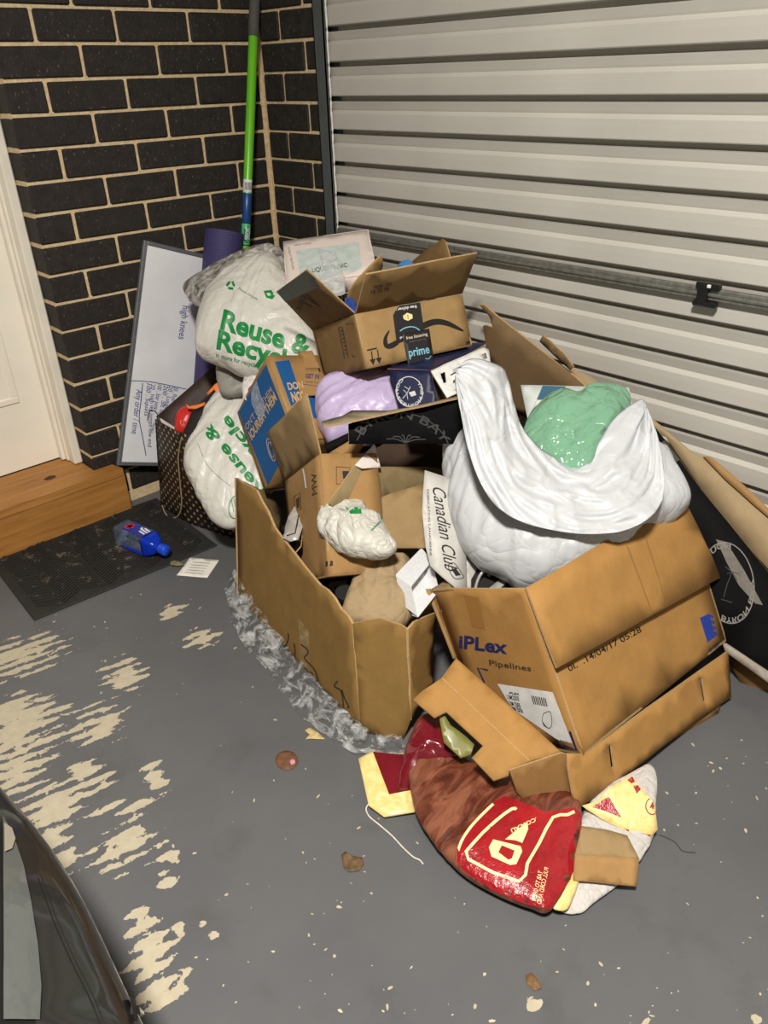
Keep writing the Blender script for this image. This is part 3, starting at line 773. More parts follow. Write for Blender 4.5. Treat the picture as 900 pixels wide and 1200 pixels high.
# glove in it
gl = thing('training_glove', 'red and black padded glove with orange straps inside the gift bag', 'glove', at(225, 520, 2.42))
GP = Pl(at(225, 495, 2.55), at(250, 490, 2.54), at(225, 450, 2.57))
REDP = plain('glove_red', (196, 40, 32), .35, .1, 20); 
bag('padding', [(206, 500), (209, 485), (217, 477), (226, 478), (233, 485), (228, 500), (218, 512), (208, 512)], GP, .035, .03, REDP, gl, wr=.004, ws=40, rings=10, seed=3)
bag('palm', [(214, 514), (222, 490), (230, 476), (246, 462), (262, 452), (270, 462), (256, 490), (240, 518), (225, 528)], Pl(at(225, 495, 2.53), at(250, 490, 2.52), at(225, 450, 2.55)), .022, .03, plain('glove_black', (20, 19, 20), .55), gl, wr=.004, ws=30, rings=10, seed=4)
ORG_ = plain('strap_orange', (232, 120, 52), .5)
GP2 = Pl(at(225, 495, 2.49), at(250, 490, 2.485), at(225, 450, 2.51))
card('strap', [(217.5, 473), (222, 476), (232, 474), (240, 471), (240, 475), (230, 479), (220, 479)], GP2, ORG_, gl, .004, .002)
card('strap', [(242, 461), (252, 450), (256, 448), (258, 458), (254, 462), (251, 456), (244, 463)], GP2, ORG_, gl, .004, .002)

# ================================================================== the heap
# ---- big worn box in front
A_, B_ = atz(279, 697), atz(423, 857); C_ = atz(472, 867); E_ = atz(506, 806)
bb = thing('worn_moving_box', 'big torn cardboard box with marker scrawl at the front of the heap', 'cardboard box', (A_+B_)/2)
plB = Pl(A_, B_, at(277, 560, 2.13))
front = card('long_wall', [(277, 560), (284, 566), (300, 575), (306, 588), (313, 600), (320, 618), (330, 632), (345, 650), (360, 668), (376, 686), (384, 691), (392, 700), (400, 714), (408, 722), (413, 731), (423, 857), (352, 786), (300, 731), (279, 697)],
             plB, (KRAFT_OLD, KRAFT_IN, KRAFT_EDGE), bb, .006, .006, 4, .035, jag=.0012, seed=2)
tB = plB.px(413, 731)
pE1 = Pl(B_, C_, tB); 
e1_ = card('end_wall', [(413, 731), (430, 727), (445, 725), (470, 733), (479, 739), (482, 842), (472, 867), (445, 866), (423, 857)], pE1, (KRAFT_OLD, KRAFT_IN, KRAFT_EDGE), bb, .006, .004, 5, .03, jag=.001, seed=3)
q1_, q2_ = pE1.px(480, 738), pE1.px(482, 843)
pE2 = Pl(q1_, q2_, at(511, 718, depth(q1_)+.09))
e2_ = card('end_wall', [(479, 738), (487, 729), (497, 724), (512, 718), (509, 760), (507, 806), (482, 844)], pE2, (KRAFT_OLD, KRAFT_IN, KRAFT_EDGE), bb, .006, .003, 5, .03, jag=.001, seed=4)
tA = plB.px(277, 560)
pL = Pl(A_, tA, at(322, 592, 2.36)); card('back_wall', [(277, 560), (290, 566), (318, 580), (330, 600), (330, 660), (279, 697)], pL, (KRAFT_IN, KRAFT_OLD, KRAFT_EDGE), bb, .005, .003, seed=5)
V, F = prism([(A_.x+.03, A_.y), (B_.x+.03, B_.y+.03), (C_.x+.02, C_.y+.04), (.08, -1.36), (.30, -1.20), (.30, -.72)], .006, .011); obj('bottom_board', V, F, KRAFT_IN, bb)
MARK = plain('marker_black', (40, 30, 22), .7)
for pts in ([(329, 746), (331, 752), (334, 758), (338, 749), (338, 742)], [(345, 754), (346, 762), (346, 770)], [(353, 755), (360, 761), (361, 766), (357, 771), (364, 779), (369, 785), (373, 797), (367, 798), (366, 789), (359, 786)], [(396, 798), (392, 804), (400, 810), (403, 828)], [(401, 808), (404, 818), (409, 828), (407, 829)]):
    stroke('marker_stroke', pts, 1.4, front, MARK, bb)
TAPE = film('packing_tape', (196, 172, 120), .62, .18, 20)
patch('tape', [(350, 724), (362, 740), (364, 790), (352, 772)], front, TAPE, bb, 14)

# ---- clear film crumpled along the foot of that box
FILM = film('clear_film', (232, 234, 234), .93, .16, 24)
fA = [(278, 662), (290, 688), (312, 722), (341, 758), (380, 804), (412, 838), (440, 856), (472, 862)]
fB = [(266, 690), (270, 718), (284, 752), (318, 792), (352, 834), (392, 866), (432, 884), (476, 884)]
pa = smooth_path([Vector((x, y, 0)) for x, y in fA], 14); pb = smooth_path([Vector((x, y, 0)) for x, y in fB], 14)
V = []; nn_ = len(pa); nw = 14
for i in range(nn_):
    for j in range(nw+1):
        t = j/nw; q = pa[i].lerp(pb[i], t)
        z = .006+.055*(1-t)**1.2*(.6+.8*abs(noise.noise(Vector((i*.12, 0, 0)))))+.022*abs(noise.noise(Vector((i*.13, j*.5, 2))))+.006*noise.noise(Vector((i*.4, j*.9, 5)))
        V.append(atz(q.x, q.y, max(.003, z))+Vector((noise.noise(Vector((i*.2, j*.4, 9)))*.012-.004, noise.noise(Vector((i*.2, j*.4, 19)))*.010, 0)))
F = [(i*(nw+1)+j, i*(nw+1)+j+1, (i+1)*(nw+1)+j+1, (i+1)*(nw+1)+j) for i in range(nn_-1) for j in range(nw)]
fm = obj('plastic_film', V, F, FILM, None, None, True); tag(fm, 'crumpled clear plastic film along the foot of the big torn box', 'plastic film')
fm.modifiers.new('thick', 'SOLIDIFY').thickness = .0006

# ---- white shopping bag low on the left
GREYW = plastic_bag('white_bag_plastic', (212, 210, 202), .40, 10, .0, .28)
pl1 = Pl(at(260, 545, 2.40), at(290, 545, 2.39), at(260, 500, 2.45))
lb_ = thing('shopping_bag', 'white shopping bag with upside-down green lettering between the gift bag and the torn box', 'shopping bag', at(260, 610, 2.3))
b1 = bag('bag_skin', [(217, 545), (222, 520), (234, 500), (245, 474), (258, 460), (280, 453), (298, 452), (312, 470), (320, 520), (322, 565), (305, 590), (292, 606), (276, 617), (261, 617), (246, 607), (237, 590), (227, 570)], pl1,   .06, .05, GREYW, lb_, (268, 540), .012, 8, 34, 2.8, 2, .006, 2, pull=(305, 440), floorz=.006)
lettering('Reuse &', (311, 576), (246, 496), (300.5, 583), b1, GREEN_INK, lb_, 0, .03, 3)
lettering('Recycle', (331, 566), (267, 486), (321, 573), b1, GREEN_INK, lb_, 0, .03, 3)
stroke('emblem', ring((277, 594), (8, 4), (-4, 13), 20), 1.2, b1, GREEN_INK, lb_, True)
for j in range(4): stroke('emblem', [(271+j*3, 585), (274+j*3, 600)], .9, b1, GREEN_INK, lb_, smoothn=0)
stroke('print_line', [(232, 520), (243, 545), (258, 560), (270, 570)], .7, b1, plain('print_grey', (130, 134, 128), .6), lb_)

# ---- grey printed film and the top shopping bag
k = N('newsprint_film'); v = k.coord(); w_ = k.noise(k.mapping(v, (22, 22, 9), rot=(.5, .6, .3)), 1, 6, .7, 1.2)
k.set(Base_Color=k.ramp(w_, [(.38, lin((70, 68, 64))), (.5, lin((150, 147, 140))), (.62, lin((204, 200, 192)))]), Roughness=.35); k.bump(w_, .4, .01); NEWSP = k.m
pl2 = Pl(at(280, 330, 2.46), at(320, 325, 2.44), at(280, 290, 2.52))
nb = bag('printed_mailer', [(216, 336), (236, 321), (262, 305), (290, 293), (313, 287), (333, 298), (338, 340), (320, 380), (270, 385), (240, 362), (224, 352)], pl2, .030, .025, NEWSP, None, (285, 335), .012, 12, 16, 2.5, 5, .004, 2)
tag(nb, 'grey printed plastic mailer crumpled behind the upper shopping bag', 'mailer bag')
pl3 = Pl(at(300, 380, 2.37), at(340, 385, 2.35), at(300, 330, 2.43))
ub = thing('shopping_bag', 'full white shopping bag with big green lettering on top beside the mat', 'shopping bag', at(300, 440, 2.36))
b2 = bag('bag_skin', [(231, 402), (234, 376), (243, 350), (258, 329), (278, 313), (302, 303), (324, 304), (338, 325), (356, 350), (370, 385), (380, 415), (372, 432), (345, 440), (310, 440), (280, 437), (262, 427), (245, 421), (234, 414)], pl3, .085, .07, GREYW, ub, (302, 375), .012, 8, 34, 2.8, 7, .006, 2, pull=(335, 285))
lettering('Reuse &', (258, 385), (362, 418), (262.5, 363), b2, GREEN_INK, ub, 0, .035, 4)
lettering('Recycle', (253.5, 408), (350, 436), (256.5, 387), b2, GREEN_INK, ub, 0, .035, 4)
lettering('in store for recycling', (253, 418), (305, 432), (253.6, 413), b2, GREEN_INK, ub, 0, .01, 4)
for j in range(3):
    a = j*2.094-.4; cx_, cy_ = 270.5+math.cos(a)*3.4, 334.5+math.sin(a)*3.4; c2, s2_ = math.cos(a+1.6), math.sin(a+1.6)
    patch('recycling_arrow', [(cx_-c2*3.5-s2_*1.4, cy_-s2_*3.5+c2*1.4), (cx_+c2*1.5-s2_*1.4, cy_+s2_*1.5+c2*1.4), (cx_+c2*3.6, cy_+s2_*3.6), (cx_+c2*1.5+s2_*1.6, cy_+s2_*1.5-c2*1.6), (cx_-c2*3.5+s2_*1.4, cy_-s2_*3.5-c2*1.4)], b2, GREEN_INK, ub, 3)
lettering('Please recycle', (279, 339), (301, 352), (280.5, 336.5), b2, GREEN_INK, ub)
patch('green_print', [(309, 341), (318, 340), (322, 347), (319, 351), (312, 349)], b2, GREEN_INK, ub, 4, [[(312, 343.5), (316, 343), (318, 346), (314, 347)]])
# grey bag corner and wrapper under it
gs = bag('grey_carrier_bag', [(254, 425), (262, 424), (285, 434), (300, 440), (296, 456), (280, 462), (262, 462), (255, 448)], Pl(at(275, 445, 2.40), at(290, 445, 2.40), at(275, 420, 2.43)), .02, .04, plain('bag_grey', (136, 134, 126), .5, .12, 18, .3), None, None, .006, 18, 12, seed=9)
tag(gs, 'small grey plastic bag squeezed between the two white shopping bags', 'plastic bag')
wrp = card('sweet_wrapper', [(284, 452), (287, 440), (296, 432), (304, 422), (309, 428), (304, 436), (300, 446), (292, 456), (290, 470), (285, 468)], Pl(at(295, 440, 2.31), at(310, 436, 2.30), at(295, 425, 2.33)), plain('wrapper_white', (206, 200, 198), .4, .2, 60), t=.001, warp=.004, ws=40, ridged=.004)
tag(wrp, 'crumpled white and maroon wrapper at the corner of the blue box', 'wrapper')
patch('maroon_print', [(296, 434), (304, 423), (308, 428), (302, 436)], wrp, plain('maroon', (108, 26, 40), .4), wrp, 4)

# ---- rigid cartons, placed from their own edges
class Bx:
    def __init__(s, o, axes, dims, k_):
        s.o = CAM+(Vector(o)-CAM)*k_; s.e = [Vector(a)*d*k_ for a, d in zip(axes, dims)]
    def c(s, i, j, k_): return s.o+s.e[0]*i+s.e[1]*j+s.e[2]*k_
    def wall(s, name, ax, side, mats, parent, t=.004, warp=.0012, seed=0, ext=0):
        a = [i for i in range(3) if i != ax]
        def q(i, j): v_ = [0, 0, 0]; v_[ax] = side; v_[a[0]] = i; v_[a[1]] = j; return s.c(*v_)
        pl = Pl(q(0, 0), q(1, 0), q(0, 1)); out = s.e[ax].normalized()*(1 if side else -1)
        if pl.n.dot(out) < 0: pl.n = -pl.n; pl.y = -pl.y
        return card(name, [pl.uv(q(*c)) for c in ((0, 0), (1, 0), (1, 1), (0, 1))], pl, mats, parent, t, warp, 6, world=True, seed=seed)

# blue moving carton
blu = Bx((.013, -.841, .338), [(.0274, -.6341, .7728), (.967, -.1791, -.1813), (.2534, .7522, .6083)], (.258, .157, .258), 1.065)
bc = thing('blue_carton', 'blue printed kraft carton standing on edge beside the shopping bags', 'cardboard box', blu.c(.5, .5, 0))
BLUEC = cardboard('blue_printed_board', (24, 84, 142), .06)
f_l = blu.wall('side_panel', 1, 0, (KRAFT, KRAFT_IN, KRAFT_EDGE), bc); f_t = blu.wall('top_panel', 0, 1, (KRAFT, KRAFT_IN, KRAFT_EDGE), bc)
blu.wall('side_panel', 1, 1, (KRAFT, KRAFT_IN, KRAFT_EDGE), bc); blu.wall('bottom_panel', 0, 0, (KRAFT, KRAFT_IN), bc); blu.wall('end_panel', 2, 1, (KRAFT, KRAFT_IN), bc); blu.wall('end_panel', 2, 0, (KRAFT, KRAFT_IN), bc)
plb = patch('blue_print', [(280, 483), (312, 427), (345, 513), (314, 569)], f_l, BLUEC, bc, 12)
TAN = plain('print_tan', (196, 160, 108), .7)
lettering('DON\'T LET THEM', (287, 509), (320, 459), (284, 503), plb, TAN, bc, 0, .0, 6); lettering('NOURISH THEM', (293, 520), (325, 468), (289, 511), plb, TAN, bc, 0, .03, 6)
stroke('emblem', ring((318, 527), (4, 2), (3, 13), 24), .8, plb, TAN, bc, True); stroke('emblem', ring((318, 527), (2.6, 1), (2, 9), 24), .6, plb, TAN, bc, True)
patch('tape', [(290, 462), (301, 446), (312, 481), (306, 495)], plb, film('clear_tape', (190, 205, 220), .55, .15, 40), bc, 10, eps=.0015)
plc = patch('blue_print', [(322, 424), (339, 422), (352, 462), (346, 472), (341, 476)], f_t, BLUEC, bc, 10)
plc2 = patch('blue_print', [(358, 463), (371, 463), (371, 491), (366, 489)], f_t, BLUEC, bc, 10)
lettering('DON', (338, 457), (356, 455), (336, 449), f_t, TAN, bc, 0, .03, 6); lettering('NOT', (343, 471), (360, 470), (340, 460), f_t, TAN, bc, 0, .04, 6)

# small kraft carton leaning on it
kc = thing('kraft_carton', 'small kraft carton with purple print wedged beside the blue box', 'cardboard box', at(360, 470, 2.22))
kp = Pl(at(343, 440, 2.165), at(375, 440, 2.15), at(345, 465, 2.12))
kf = card('front_panel', [(338, 419), (346, 431), (372, 431), (378, 444), (374, 462), (350, 464)], kp, (KRAFT, KRAFT_IN, KRAFT_EDGE), kc)
card('upper_flap', [(349, 412), (366, 411), (375, 431), (350, 433)], Pl(kp.px(350, 432), kp.px(375, 431), at(350, 412, 2.20)), (KRAFT, KRAFT_IN, KRAFT_EDGE), kc)
card('side_flap', [(335, 420), (350, 418), (352, 434), (346, 434)], Pl(kp.px(346, 434), kp.px(352, 434), at(337, 420, 2.185)), (KRAFT_IN, KRAFT, KRAFT_EDGE), kc)
PURP = plain('purple_ink', (70, 52, 110), .6)
lettering('GET IN', (358, 443), (374, 444), (358.4, 438), kf, PURP, kc, 0, .03, 5); lettering('touch for more', (358, 448), (373, 449.5), (358, 446), kf, PURP, kc); stroke('print_line', [(354, 450), (374, 453)], .5, kf, PURP, kc, smoothn=0)

# ---- brown box open towards us with one tall flap
brn = Bx((-.023, -.980, .115), [(-.2356, -.7846, .5735), (.9019, -.3963, -.1717), (.3619, .4768, .801)], (.346, .143, .288), .985)
bo_ = thing('brown_box', 'tilted brown box with one tall flap standing open in the torn box', 'cardboard box', brn.c(.5, .5, 0))
fl_ = brn.wall('side_panel', 1, 0, (KRAFT, KRAFT_IN, KRAFT_EDGE), bo_); fr_ = brn.wall('end_panel', 0, 1, (KRAFT, KRAFT_IN, KRAFT_EDGE), bo_)
brn.wall('end_panel', 0, 0, (KRAFT, KRAFT_IN), bo_); brn.wall('bottom_panel', 2, 0, (KRAFT, KRAFT_IN), bo_)
h0, h1 = brn.c(0, 0, 1), brn.c(1, 0, 1)
fo = at(358.7, 462, 1.86); fo2 = at(313, 506.7, 1.92)
card('open_flap', [(333.5, 564), (375, 532), (358.7, 462), (313, 506.7)], Pl(h0, h1, (fo+fo2)/2), (KRAFT_IN, KRAFT, KRAFT_EDGE), bo_, .004, .002)
stroke('handling_mark', [(345, 582), (352, 577), (353, 596), (346, 600)], .8, fl_, INK_BROWN, bo_, True, 0); patch('handling_mark', [(347, 585), (351, 582), (351, 594), (348, 596)], fl_, INK_BROWN, bo_, 5)
lettering('MW', (372, 578), (371, 553), (366, 581), fl_, INK_BROWN, bo_, 0, 0, 6)
stroke('handling_mark', [(394, 547), (410, 548), (410, 568), (394, 567)], .8, fr_, INK_BROWN, bo_, True, 0); patch('handling_mark', [(401, 552), (409, 552), (409, 561), (402, 561)], fr_, INK, bo_, 5)
patch('tape_mark', [(382, 658), (390, 657), (390, 663), (382, 664)], [fl_, fr_], INK, bo_, 4)
stroke('tape', [(352, 543), (356, 552), (359, 572)], 1.6, fl_, WHITE, bo_)

# ---- torn foil pack and jar down in the torn box
fo_ = card('foil_pack', [(331, 630), (338, 604), (346, 592), (355, 586), (352, 600), (358, 606), (349, 632), (340, 634)], Pl(at(342, 610, 1.99), at(355, 610, 1.98), at(342, 590, 2.04)), (plain('foil_print', (176, 172, 166), .3, .2, 50, 0, .2), INK, WHITE), t=.002, warp=.004, ws=40, jag=.001, seed=6)
tag(fo_, 'torn silver printed pack tucked behind the torn box edge', 'packaging')
stroke('print_edge', [(350, 604), (346, 625), (336, 628)], 1.4, fo_, INK, fo_, smoothn=0)
sl = card('black_carton_scrap', [(345, 600), (368, 583), (369, 586), (356, 604), (352, 640), (343, 650), (338, 636), (348, 632)], Pl(at(350, 620, 2.02), at(365, 600, 2.03), at(345, 640, 1.96)), (plain('scrap_black', (22, 20, 20), .3), KRAFT_IN, KRAFT_EDGE), t=.003, jag=.001)
tag(sl, 'black glossy carton scrap beside the silver pack', 'cardboard')
db = thing('dark_product_box', 'flat black box with a pale label under the brown paper', 'box', at(400, 690, 1.88))
dp = Pl(at(385, 685, 1.91), at(420, 675, 1.92), at(400, 715, 1.84))
dtop = card('lid', [(377, 679), (420, 670), (428, 690), (412, 716), (402, 712), (390, 697)], dp, BLACK_BOARD, db, .03); patch('label', [(380, 684), (406, 679), (408, 690), (394, 697)], dtop, plain('label_pale', (196, 194, 192), .5), db, 6)
patch('label_mark', [(393, 688), (397, 687), (397, 692), (393, 693)], dtop, INK_BROWN, db, 3, eps=.0018)
jr = thing('black_jar', 'small black lidded jar beside the crumpled brown paper', 'jar', at(404, 704, 1.84))
jc = at(404, 697, 1.83); jn = (Vector((0, 0, 1))*.8-AZ*.3).normalized()
V, F = sweep([jc-jn*.030, jc-jn*.004], [.020, .021], 20); obj('jar_body', V, F, plain('jar_black', (18, 18, 18), .3), jr, None, False)
V, F = sweep([jc-jn*.006, jc-jn*.004, jc+jn*.010, jc+jn*.012], [.021, .0228, .0228, .021], 20); obj('lid', V, F, plain('lid_black', (30, 30, 30), .5), jr, None, False)

# ---- brown paper, foam, white paper bag
KPAPER = plastic_bag('kraft_paper', (158, 136, 102), .8, 9, 0, .35)
kpb = bag('kraft_paper_bundle', [(404, 722), (412, 698), (424, 664), (436, 650), (458, 647), (476, 654), (482, 668), (474, 690), (482, 706), (478, 726), (455, 738), (425, 736)], Pl(at(445, 690, 1.825), at(475, 690, 1.815), at(445, 660, 1.88)), .045, .05, KPAPER, None, (445, 692), .014, 9, 28, 2.5, 3, .007, 2, pull=(460, 600))
tag(kpb, 'crumpled brown kraft paper in the middle of the torn box', 'paper')
CRUMP = plastic_bag('crumpled_white_paper', (196, 194, 184), .5, 15, .0, .5)
cw_ = thing('crumpled_bag', 'crumpled white paper bag with a green scrap of print above the brown paper', 'paper bag', at(415, 620, 1.94))
cwb = bag('crumpled_skin', [(374, 612), (377, 594), (390, 588), (412, 590), (426, 594), (434, 606), (446, 611), (456, 630), (463, 643), (445, 650), (420, 648), (398, 640), (384, 630), (375, 622)], Pl(at(410, 615, 1.80), at(440, 620, 1.79), at(410, 595, 1.84)), .035, .04, CRUMP, cw_, (410, 614), .016, 12, 30, 2.4, 11, .004, 2, pull=(500, 700))
patch('green_print', [(404, 593), (411, 598), (416, 594), (423, 596), (424, 602), (410, 602)], cwb, GREEN_INK, cw_, 4)
stroke('green_print', [(435, 622), (446, 611)], 2, cwb, plain('print_teal', (90, 130, 110), .6), cw_)
fo1 = thing('foam_insert', 'white foam packing insert with a recess beside the brown paper', 'foam', at(487, 690, 1.8))
FOAM = plain('foam_white', (206, 208, 210), .75, .05, 150, .25)
tq = [at(463, 673, 1.775), at(494, 641, 1.835), at(507, 657, 1.79), at(482, 687, 1.735)]; dv = at(490, 724, 1.715)-tq[3]
bm = bmesh.new(); tv = [bm.verts.new(p) for p in tq]; bv = [bm.verts.new(p+dv) for p in tq]
bm.faces.new(tv); bm.faces.new(bv[::-1]); sides = [bm.faces.new((tv[i], bv[i], bv[(i+1) % 4], tv[(i+1) % 4])) for i in range(4)]
bmesh.ops.recalc_face_normals(bm, faces=list(bm.faces))
ff_ = sides[2]; bmesh.ops.inset_individual(bm, faces=[ff_], thickness=.011)
bmesh.ops.translate(bm, verts=list(ff_.verts), vec=-ff_.normal*.030)
bmesh.ops.bevel(bm, geom=[e_ for e_ in bm.edges if e_.calc_face_angle(0) > .5], offset=.0015, segments=1, affect='EDGES')
bm.verts.index_update(); obj('foam_block', [v_.co.copy() for v_ in bm.verts], [[v_.index for v_ in f_.verts] for f_ in bm.faces], FOAM, fo1); bm.free()

# ---- white tonic box at the back
pst = Bx((.272, -.666, .815), [(.7812, -.6176, .0906), (.2752, .2105, -.9381), (.5603, .7578, .3344)], (.254, .05, .236), 1.04)
tb_ = thing('tonic_box', 'white box with pale blue panel standing at the back of the heap', 'box', pst.c(.5, .5, 0))
PINKW = plain('box_white', (226, 212, 204), .5, .03, 10)
pf = pst.wall('front_panel', 1, 0, PINKW, tb_, .003, .0004)
for a_, s_, nm in ((0, 0, 'side_panel'), (0, 1, 'side_panel'), (1, 1, 'back_panel'), (2, 1, 'top_panel'), (2, 0, 'bottom_panel')): pst.wall(nm, a_, s_, PINKW, tb_, .003, .0004)
pfb = patch('blue_panel', [(346.5, 294), (420.5, 284), (426.5, 334), (355, 344)], pf, plain('panel_pale_blue', (196, 208, 204), .35), tb_, 10, eps=.0005)
GREYI = plain('grey_ink', (120, 108, 104), .6)
lettering('LIQUID TONIC', (366, 319.5), (407, 313), (365.5, 314.5), pfb, INK, tb_, 0, .0, 6); lettering('LIGHT TONIC', (345, 288.5), (365, 286), (345, 286.5), pf, GREYI, tb_)
lettering('DAILY RITUAL', (337, 290), (343, 317), (339.5, 289.5), pf, GREYI, tb_); lettering('30 ml', (392, 330), (402, 328), (391.7, 327), pfb, INK, tb_)
GLOSS = film('tape_glare_film', (238, 242, 242), .55, .05, 18)
card('tape_glare', [(374, 297), (393, 295), (398, 310), (404, 325), (405, 345), (385, 352), (378, 338), (372, 325), (379, 312)], shift(Pl(pst.c(0, 0, 0), pst.c(1, 0, 0), pst.c(0, 0, 1)), .005), GLOSS, tb_, .0006, .002, 30, .008, ridged=.004)  # crinkled clear tape, its white glare put into the film colour

# ---- online-shop box with smile mark
amz = Bx((.339, -.909, .616), [(.9732, -.2298, .0033), (.2148, .9045, -.3685), (.0817, .3594, .9296)], (.353, .303, .149), .92)
ab = thing('delivery_box', 'open delivery box with black smile arrow and black prime tape on top of the heap', 'cardboard box', amz.c(.5, .5, 0))
KA = cardboard('kraft_light', (160, 130, 86), .05); KAI = cardboard('kraft_light_inside_and_shade', (122, 96, 60), .06)
a_f = amz.wall('front_panel', 1, 0, (KA, KAI, KRAFT_EDGE), ab); a_l = amz.wall('side_panel', 0, 0, (KAI, KAI, KRAFT_EDGE), ab); amz.wall('side_panel', 0, 1, (KA, KAI, KRAFT_EDGE), ab); amz.wall('back_panel', 1, 1, (KA, KAI, KRAFT_EDGE), ab); amz.wall('bottom_panel', 2, 0, (KA, KAI), ab)  # left side's outer face takes the darker inside board as painted shade
c00, c10, c01, c11 = amz.c(0, 0, 1), amz.c(1, 0, 1), amz.c(0, 1, 1), amz.c(1, 1, 1)
fo = at(429, 321.7, depth(c00)-.115)
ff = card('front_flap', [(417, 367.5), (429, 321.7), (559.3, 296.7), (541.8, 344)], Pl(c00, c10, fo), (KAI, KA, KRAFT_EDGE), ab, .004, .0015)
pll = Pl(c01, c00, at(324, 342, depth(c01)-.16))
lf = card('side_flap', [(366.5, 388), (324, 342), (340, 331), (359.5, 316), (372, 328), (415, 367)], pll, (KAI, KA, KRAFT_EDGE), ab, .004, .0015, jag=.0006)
patch('grey_tape', [(324.5, 342), (341, 330), (359, 316.5), (379, 334), (352, 346), (335, 354)], lf, plain('tape_charcoal', (62, 62, 60), .4, .2, 60), ab, 8, eps=.0012)
for pts in ([(352, 345), (373, 358)], [(357, 343), (376, 360)], [(352, 352), (366, 360)], [(354, 347), (350, 352), (358, 351)]): stroke('handling_mark', pts, 1.2, lf, INK_BROWN, ab, smoothn=0)
lettering('35', (351, 366), (356, 356), (347, 362), lf, INK_BROWN, ab)
fo = perp(c01, c11, (446, 298))
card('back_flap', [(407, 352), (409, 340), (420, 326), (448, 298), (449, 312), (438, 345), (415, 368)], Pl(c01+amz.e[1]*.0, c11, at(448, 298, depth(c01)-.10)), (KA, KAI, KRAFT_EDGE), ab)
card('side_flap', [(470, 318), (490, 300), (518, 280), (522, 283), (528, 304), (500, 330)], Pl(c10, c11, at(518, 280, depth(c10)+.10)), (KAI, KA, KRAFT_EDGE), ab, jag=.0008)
bl_ = bag('blue_packet', [(404, 352), (411, 350), (418, 358), (416, 368), (408, 362)], Pl(at(411, 358, 2.06), at(418, 358, 2.06), at(411, 352, 2.08)), .01, .01, plain('packet_blue', (40, 70, 150), .3), None, None, .003, 40, 8); tag(bl_, 'scrap of blue packet between the flaps of the delivery box', 'packet')
bl2 = bag('blue_packet', [(466, 312), (475, 306), (482, 307), (486, 314), (478, 322), (468, 320)], Pl(at(475, 313, 2.12), at(485, 313, 2.12), at(475, 305, 2.14)), .012, .012, plain('packet_sky', (60, 130, 190), .3), None, None, .003, 40, 8); tag(bl2, 'bright blue packet peeping over the long front flap of the delivery box', 'packet')
# smile
def sw(t): return 1.2+7.6*math.sin(math.pi*min(1, t*.98+.02))**.8 if t < .97 else 1.0
stroke('smile_mark', [(455, 404), (462, 402), (474, 396), (486, 388), (500, 380), (512, 377), (524, 379), (535, 384), (543, 388)], lambda t: 1.0+6.2*math.sin(math.pi*t)**.7, a_f, INK, ab)
stroke('smile_mark', [(456, 387.5), (452, 395), (451.5, 402), (454, 406), (460, 406), (467, 402.5)], lambda t: 1.2+4.2*math.sin(math.pi*t), a_f, INK, ab)
tp1 = patch('prime_tape', [(459, 360), (492, 354.5), (496.5, 385), (496, 392), (467, 398), (464, 398)], a_f, plain('tape_black', (38, 37, 38), .35, .08, 40), ab, 8, eps=.0014)
tp2 = card('prime_tape', [(471.5, 391), (503, 385), (508.5, 421), (508, 425), (479, 431)], shift(Pl(amz.c(0, 0, 0), amz.c(1, 0, 0), amz.c(0, 0, 1)), .0035), plain('tape_black', (38, 37, 38), .35, .08, 40), ab, .001, .0004)
SKY = plain('tape_sky', (126, 190, 212), .5)
if tp2: lettering('prime', (479.5, 418), (503.5, 413.5), (478, 408.5), tp2, SKY, ab, 0, .02, 5); lettering('free listening', (476, 398), (501, 393), (475.5, 394.5), tp2, plain('tape_cream', (220, 205, 180), .5), ab, 0, .01, 5)
lettering('millions of songs', (480, 401.5), (499, 397.5), (479.8, 399.8), tp2, GREYI, ab)
stroke('tape_smile', [(498, 420), (502, 420.5), (505, 417)], .8, tp2, SKY, ab)
lettering('free delivery', (488, 357.5), (463.5, 361.5), (488.4, 361), tp1, WHITE, ab, 0, .02, 5)
patch('tape_badge', [(472, 370), (477, 366.5), (483, 368.5), (483.5, 373), (478, 376), (473, 374)], tp1, CREAM, ab, 3, eps=.0006); stroke('tape_badge', [(477.5, 369), (478, 374)], .7, tp1, INK, ab, smoothn=0, eps=.0014)
stroke('tape_smile', [(468.5, 388), (474, 384.5), (481, 383), (487, 384), (492, 387.5)], 1.2, tp1, SKY, ab); lettering('a', (468.5, 398), (472.5, 397.5), (468, 393.5), tp1, WHITE, ab, 0, .02)
for dx in (0, 7.2):
    stroke('up_arrow', [(435+dx, 411.5-dx*.22), (436.5+dx, 422-dx*.22)], 1.3, a_f, INK, ab, smoothn=0); patch('up_arrow', [(433+dx, 421.5-dx*.22), (440+dx, 420.2-dx*.22), (437.5+dx, 428-dx*.22)], a_f, INK, ab, 4)
stroke('up_arrow', [(430, 410.5), (441.5, 408)], 1.6, a_f, INK, ab, smoothn=0)
patch('corner_mark', [(546, 400), (552.5, 398.5), (553, 403), (547, 404.5)], a_f, INK, ab, 4)
stroke('box_stamp', [(397, 384), (401, 383), (408.5, 419), (404, 420)], .9, a_l, INK_BROWN, ab, True, 0)
for j in range(7): stroke('box_stamp', [(399+j, 388+j*4.4), (403+j*.8, 387+j*4.4)], 1.1, a_l, INK_BROWN, ab, smoothn=0)
for pts in ([(405, 380), (409, 379)], [(411, 379), (414, 378.5), (414.5, 383)], [(413, 414), (413.5, 418), (417, 417)]): stroke('box_stamp', pts, .7, a_l, INK_BROWN, ab, smoothn=0)
lettering('18 22 78', (435, 344), (456, 340), (434.5, 340), ff, INK_BROWN, ab, 0, .02); lettering('9696 123', (438, 338), (459, 334), (437.5, 334.5), ff, INK_BROWN, ab, 0, .02)

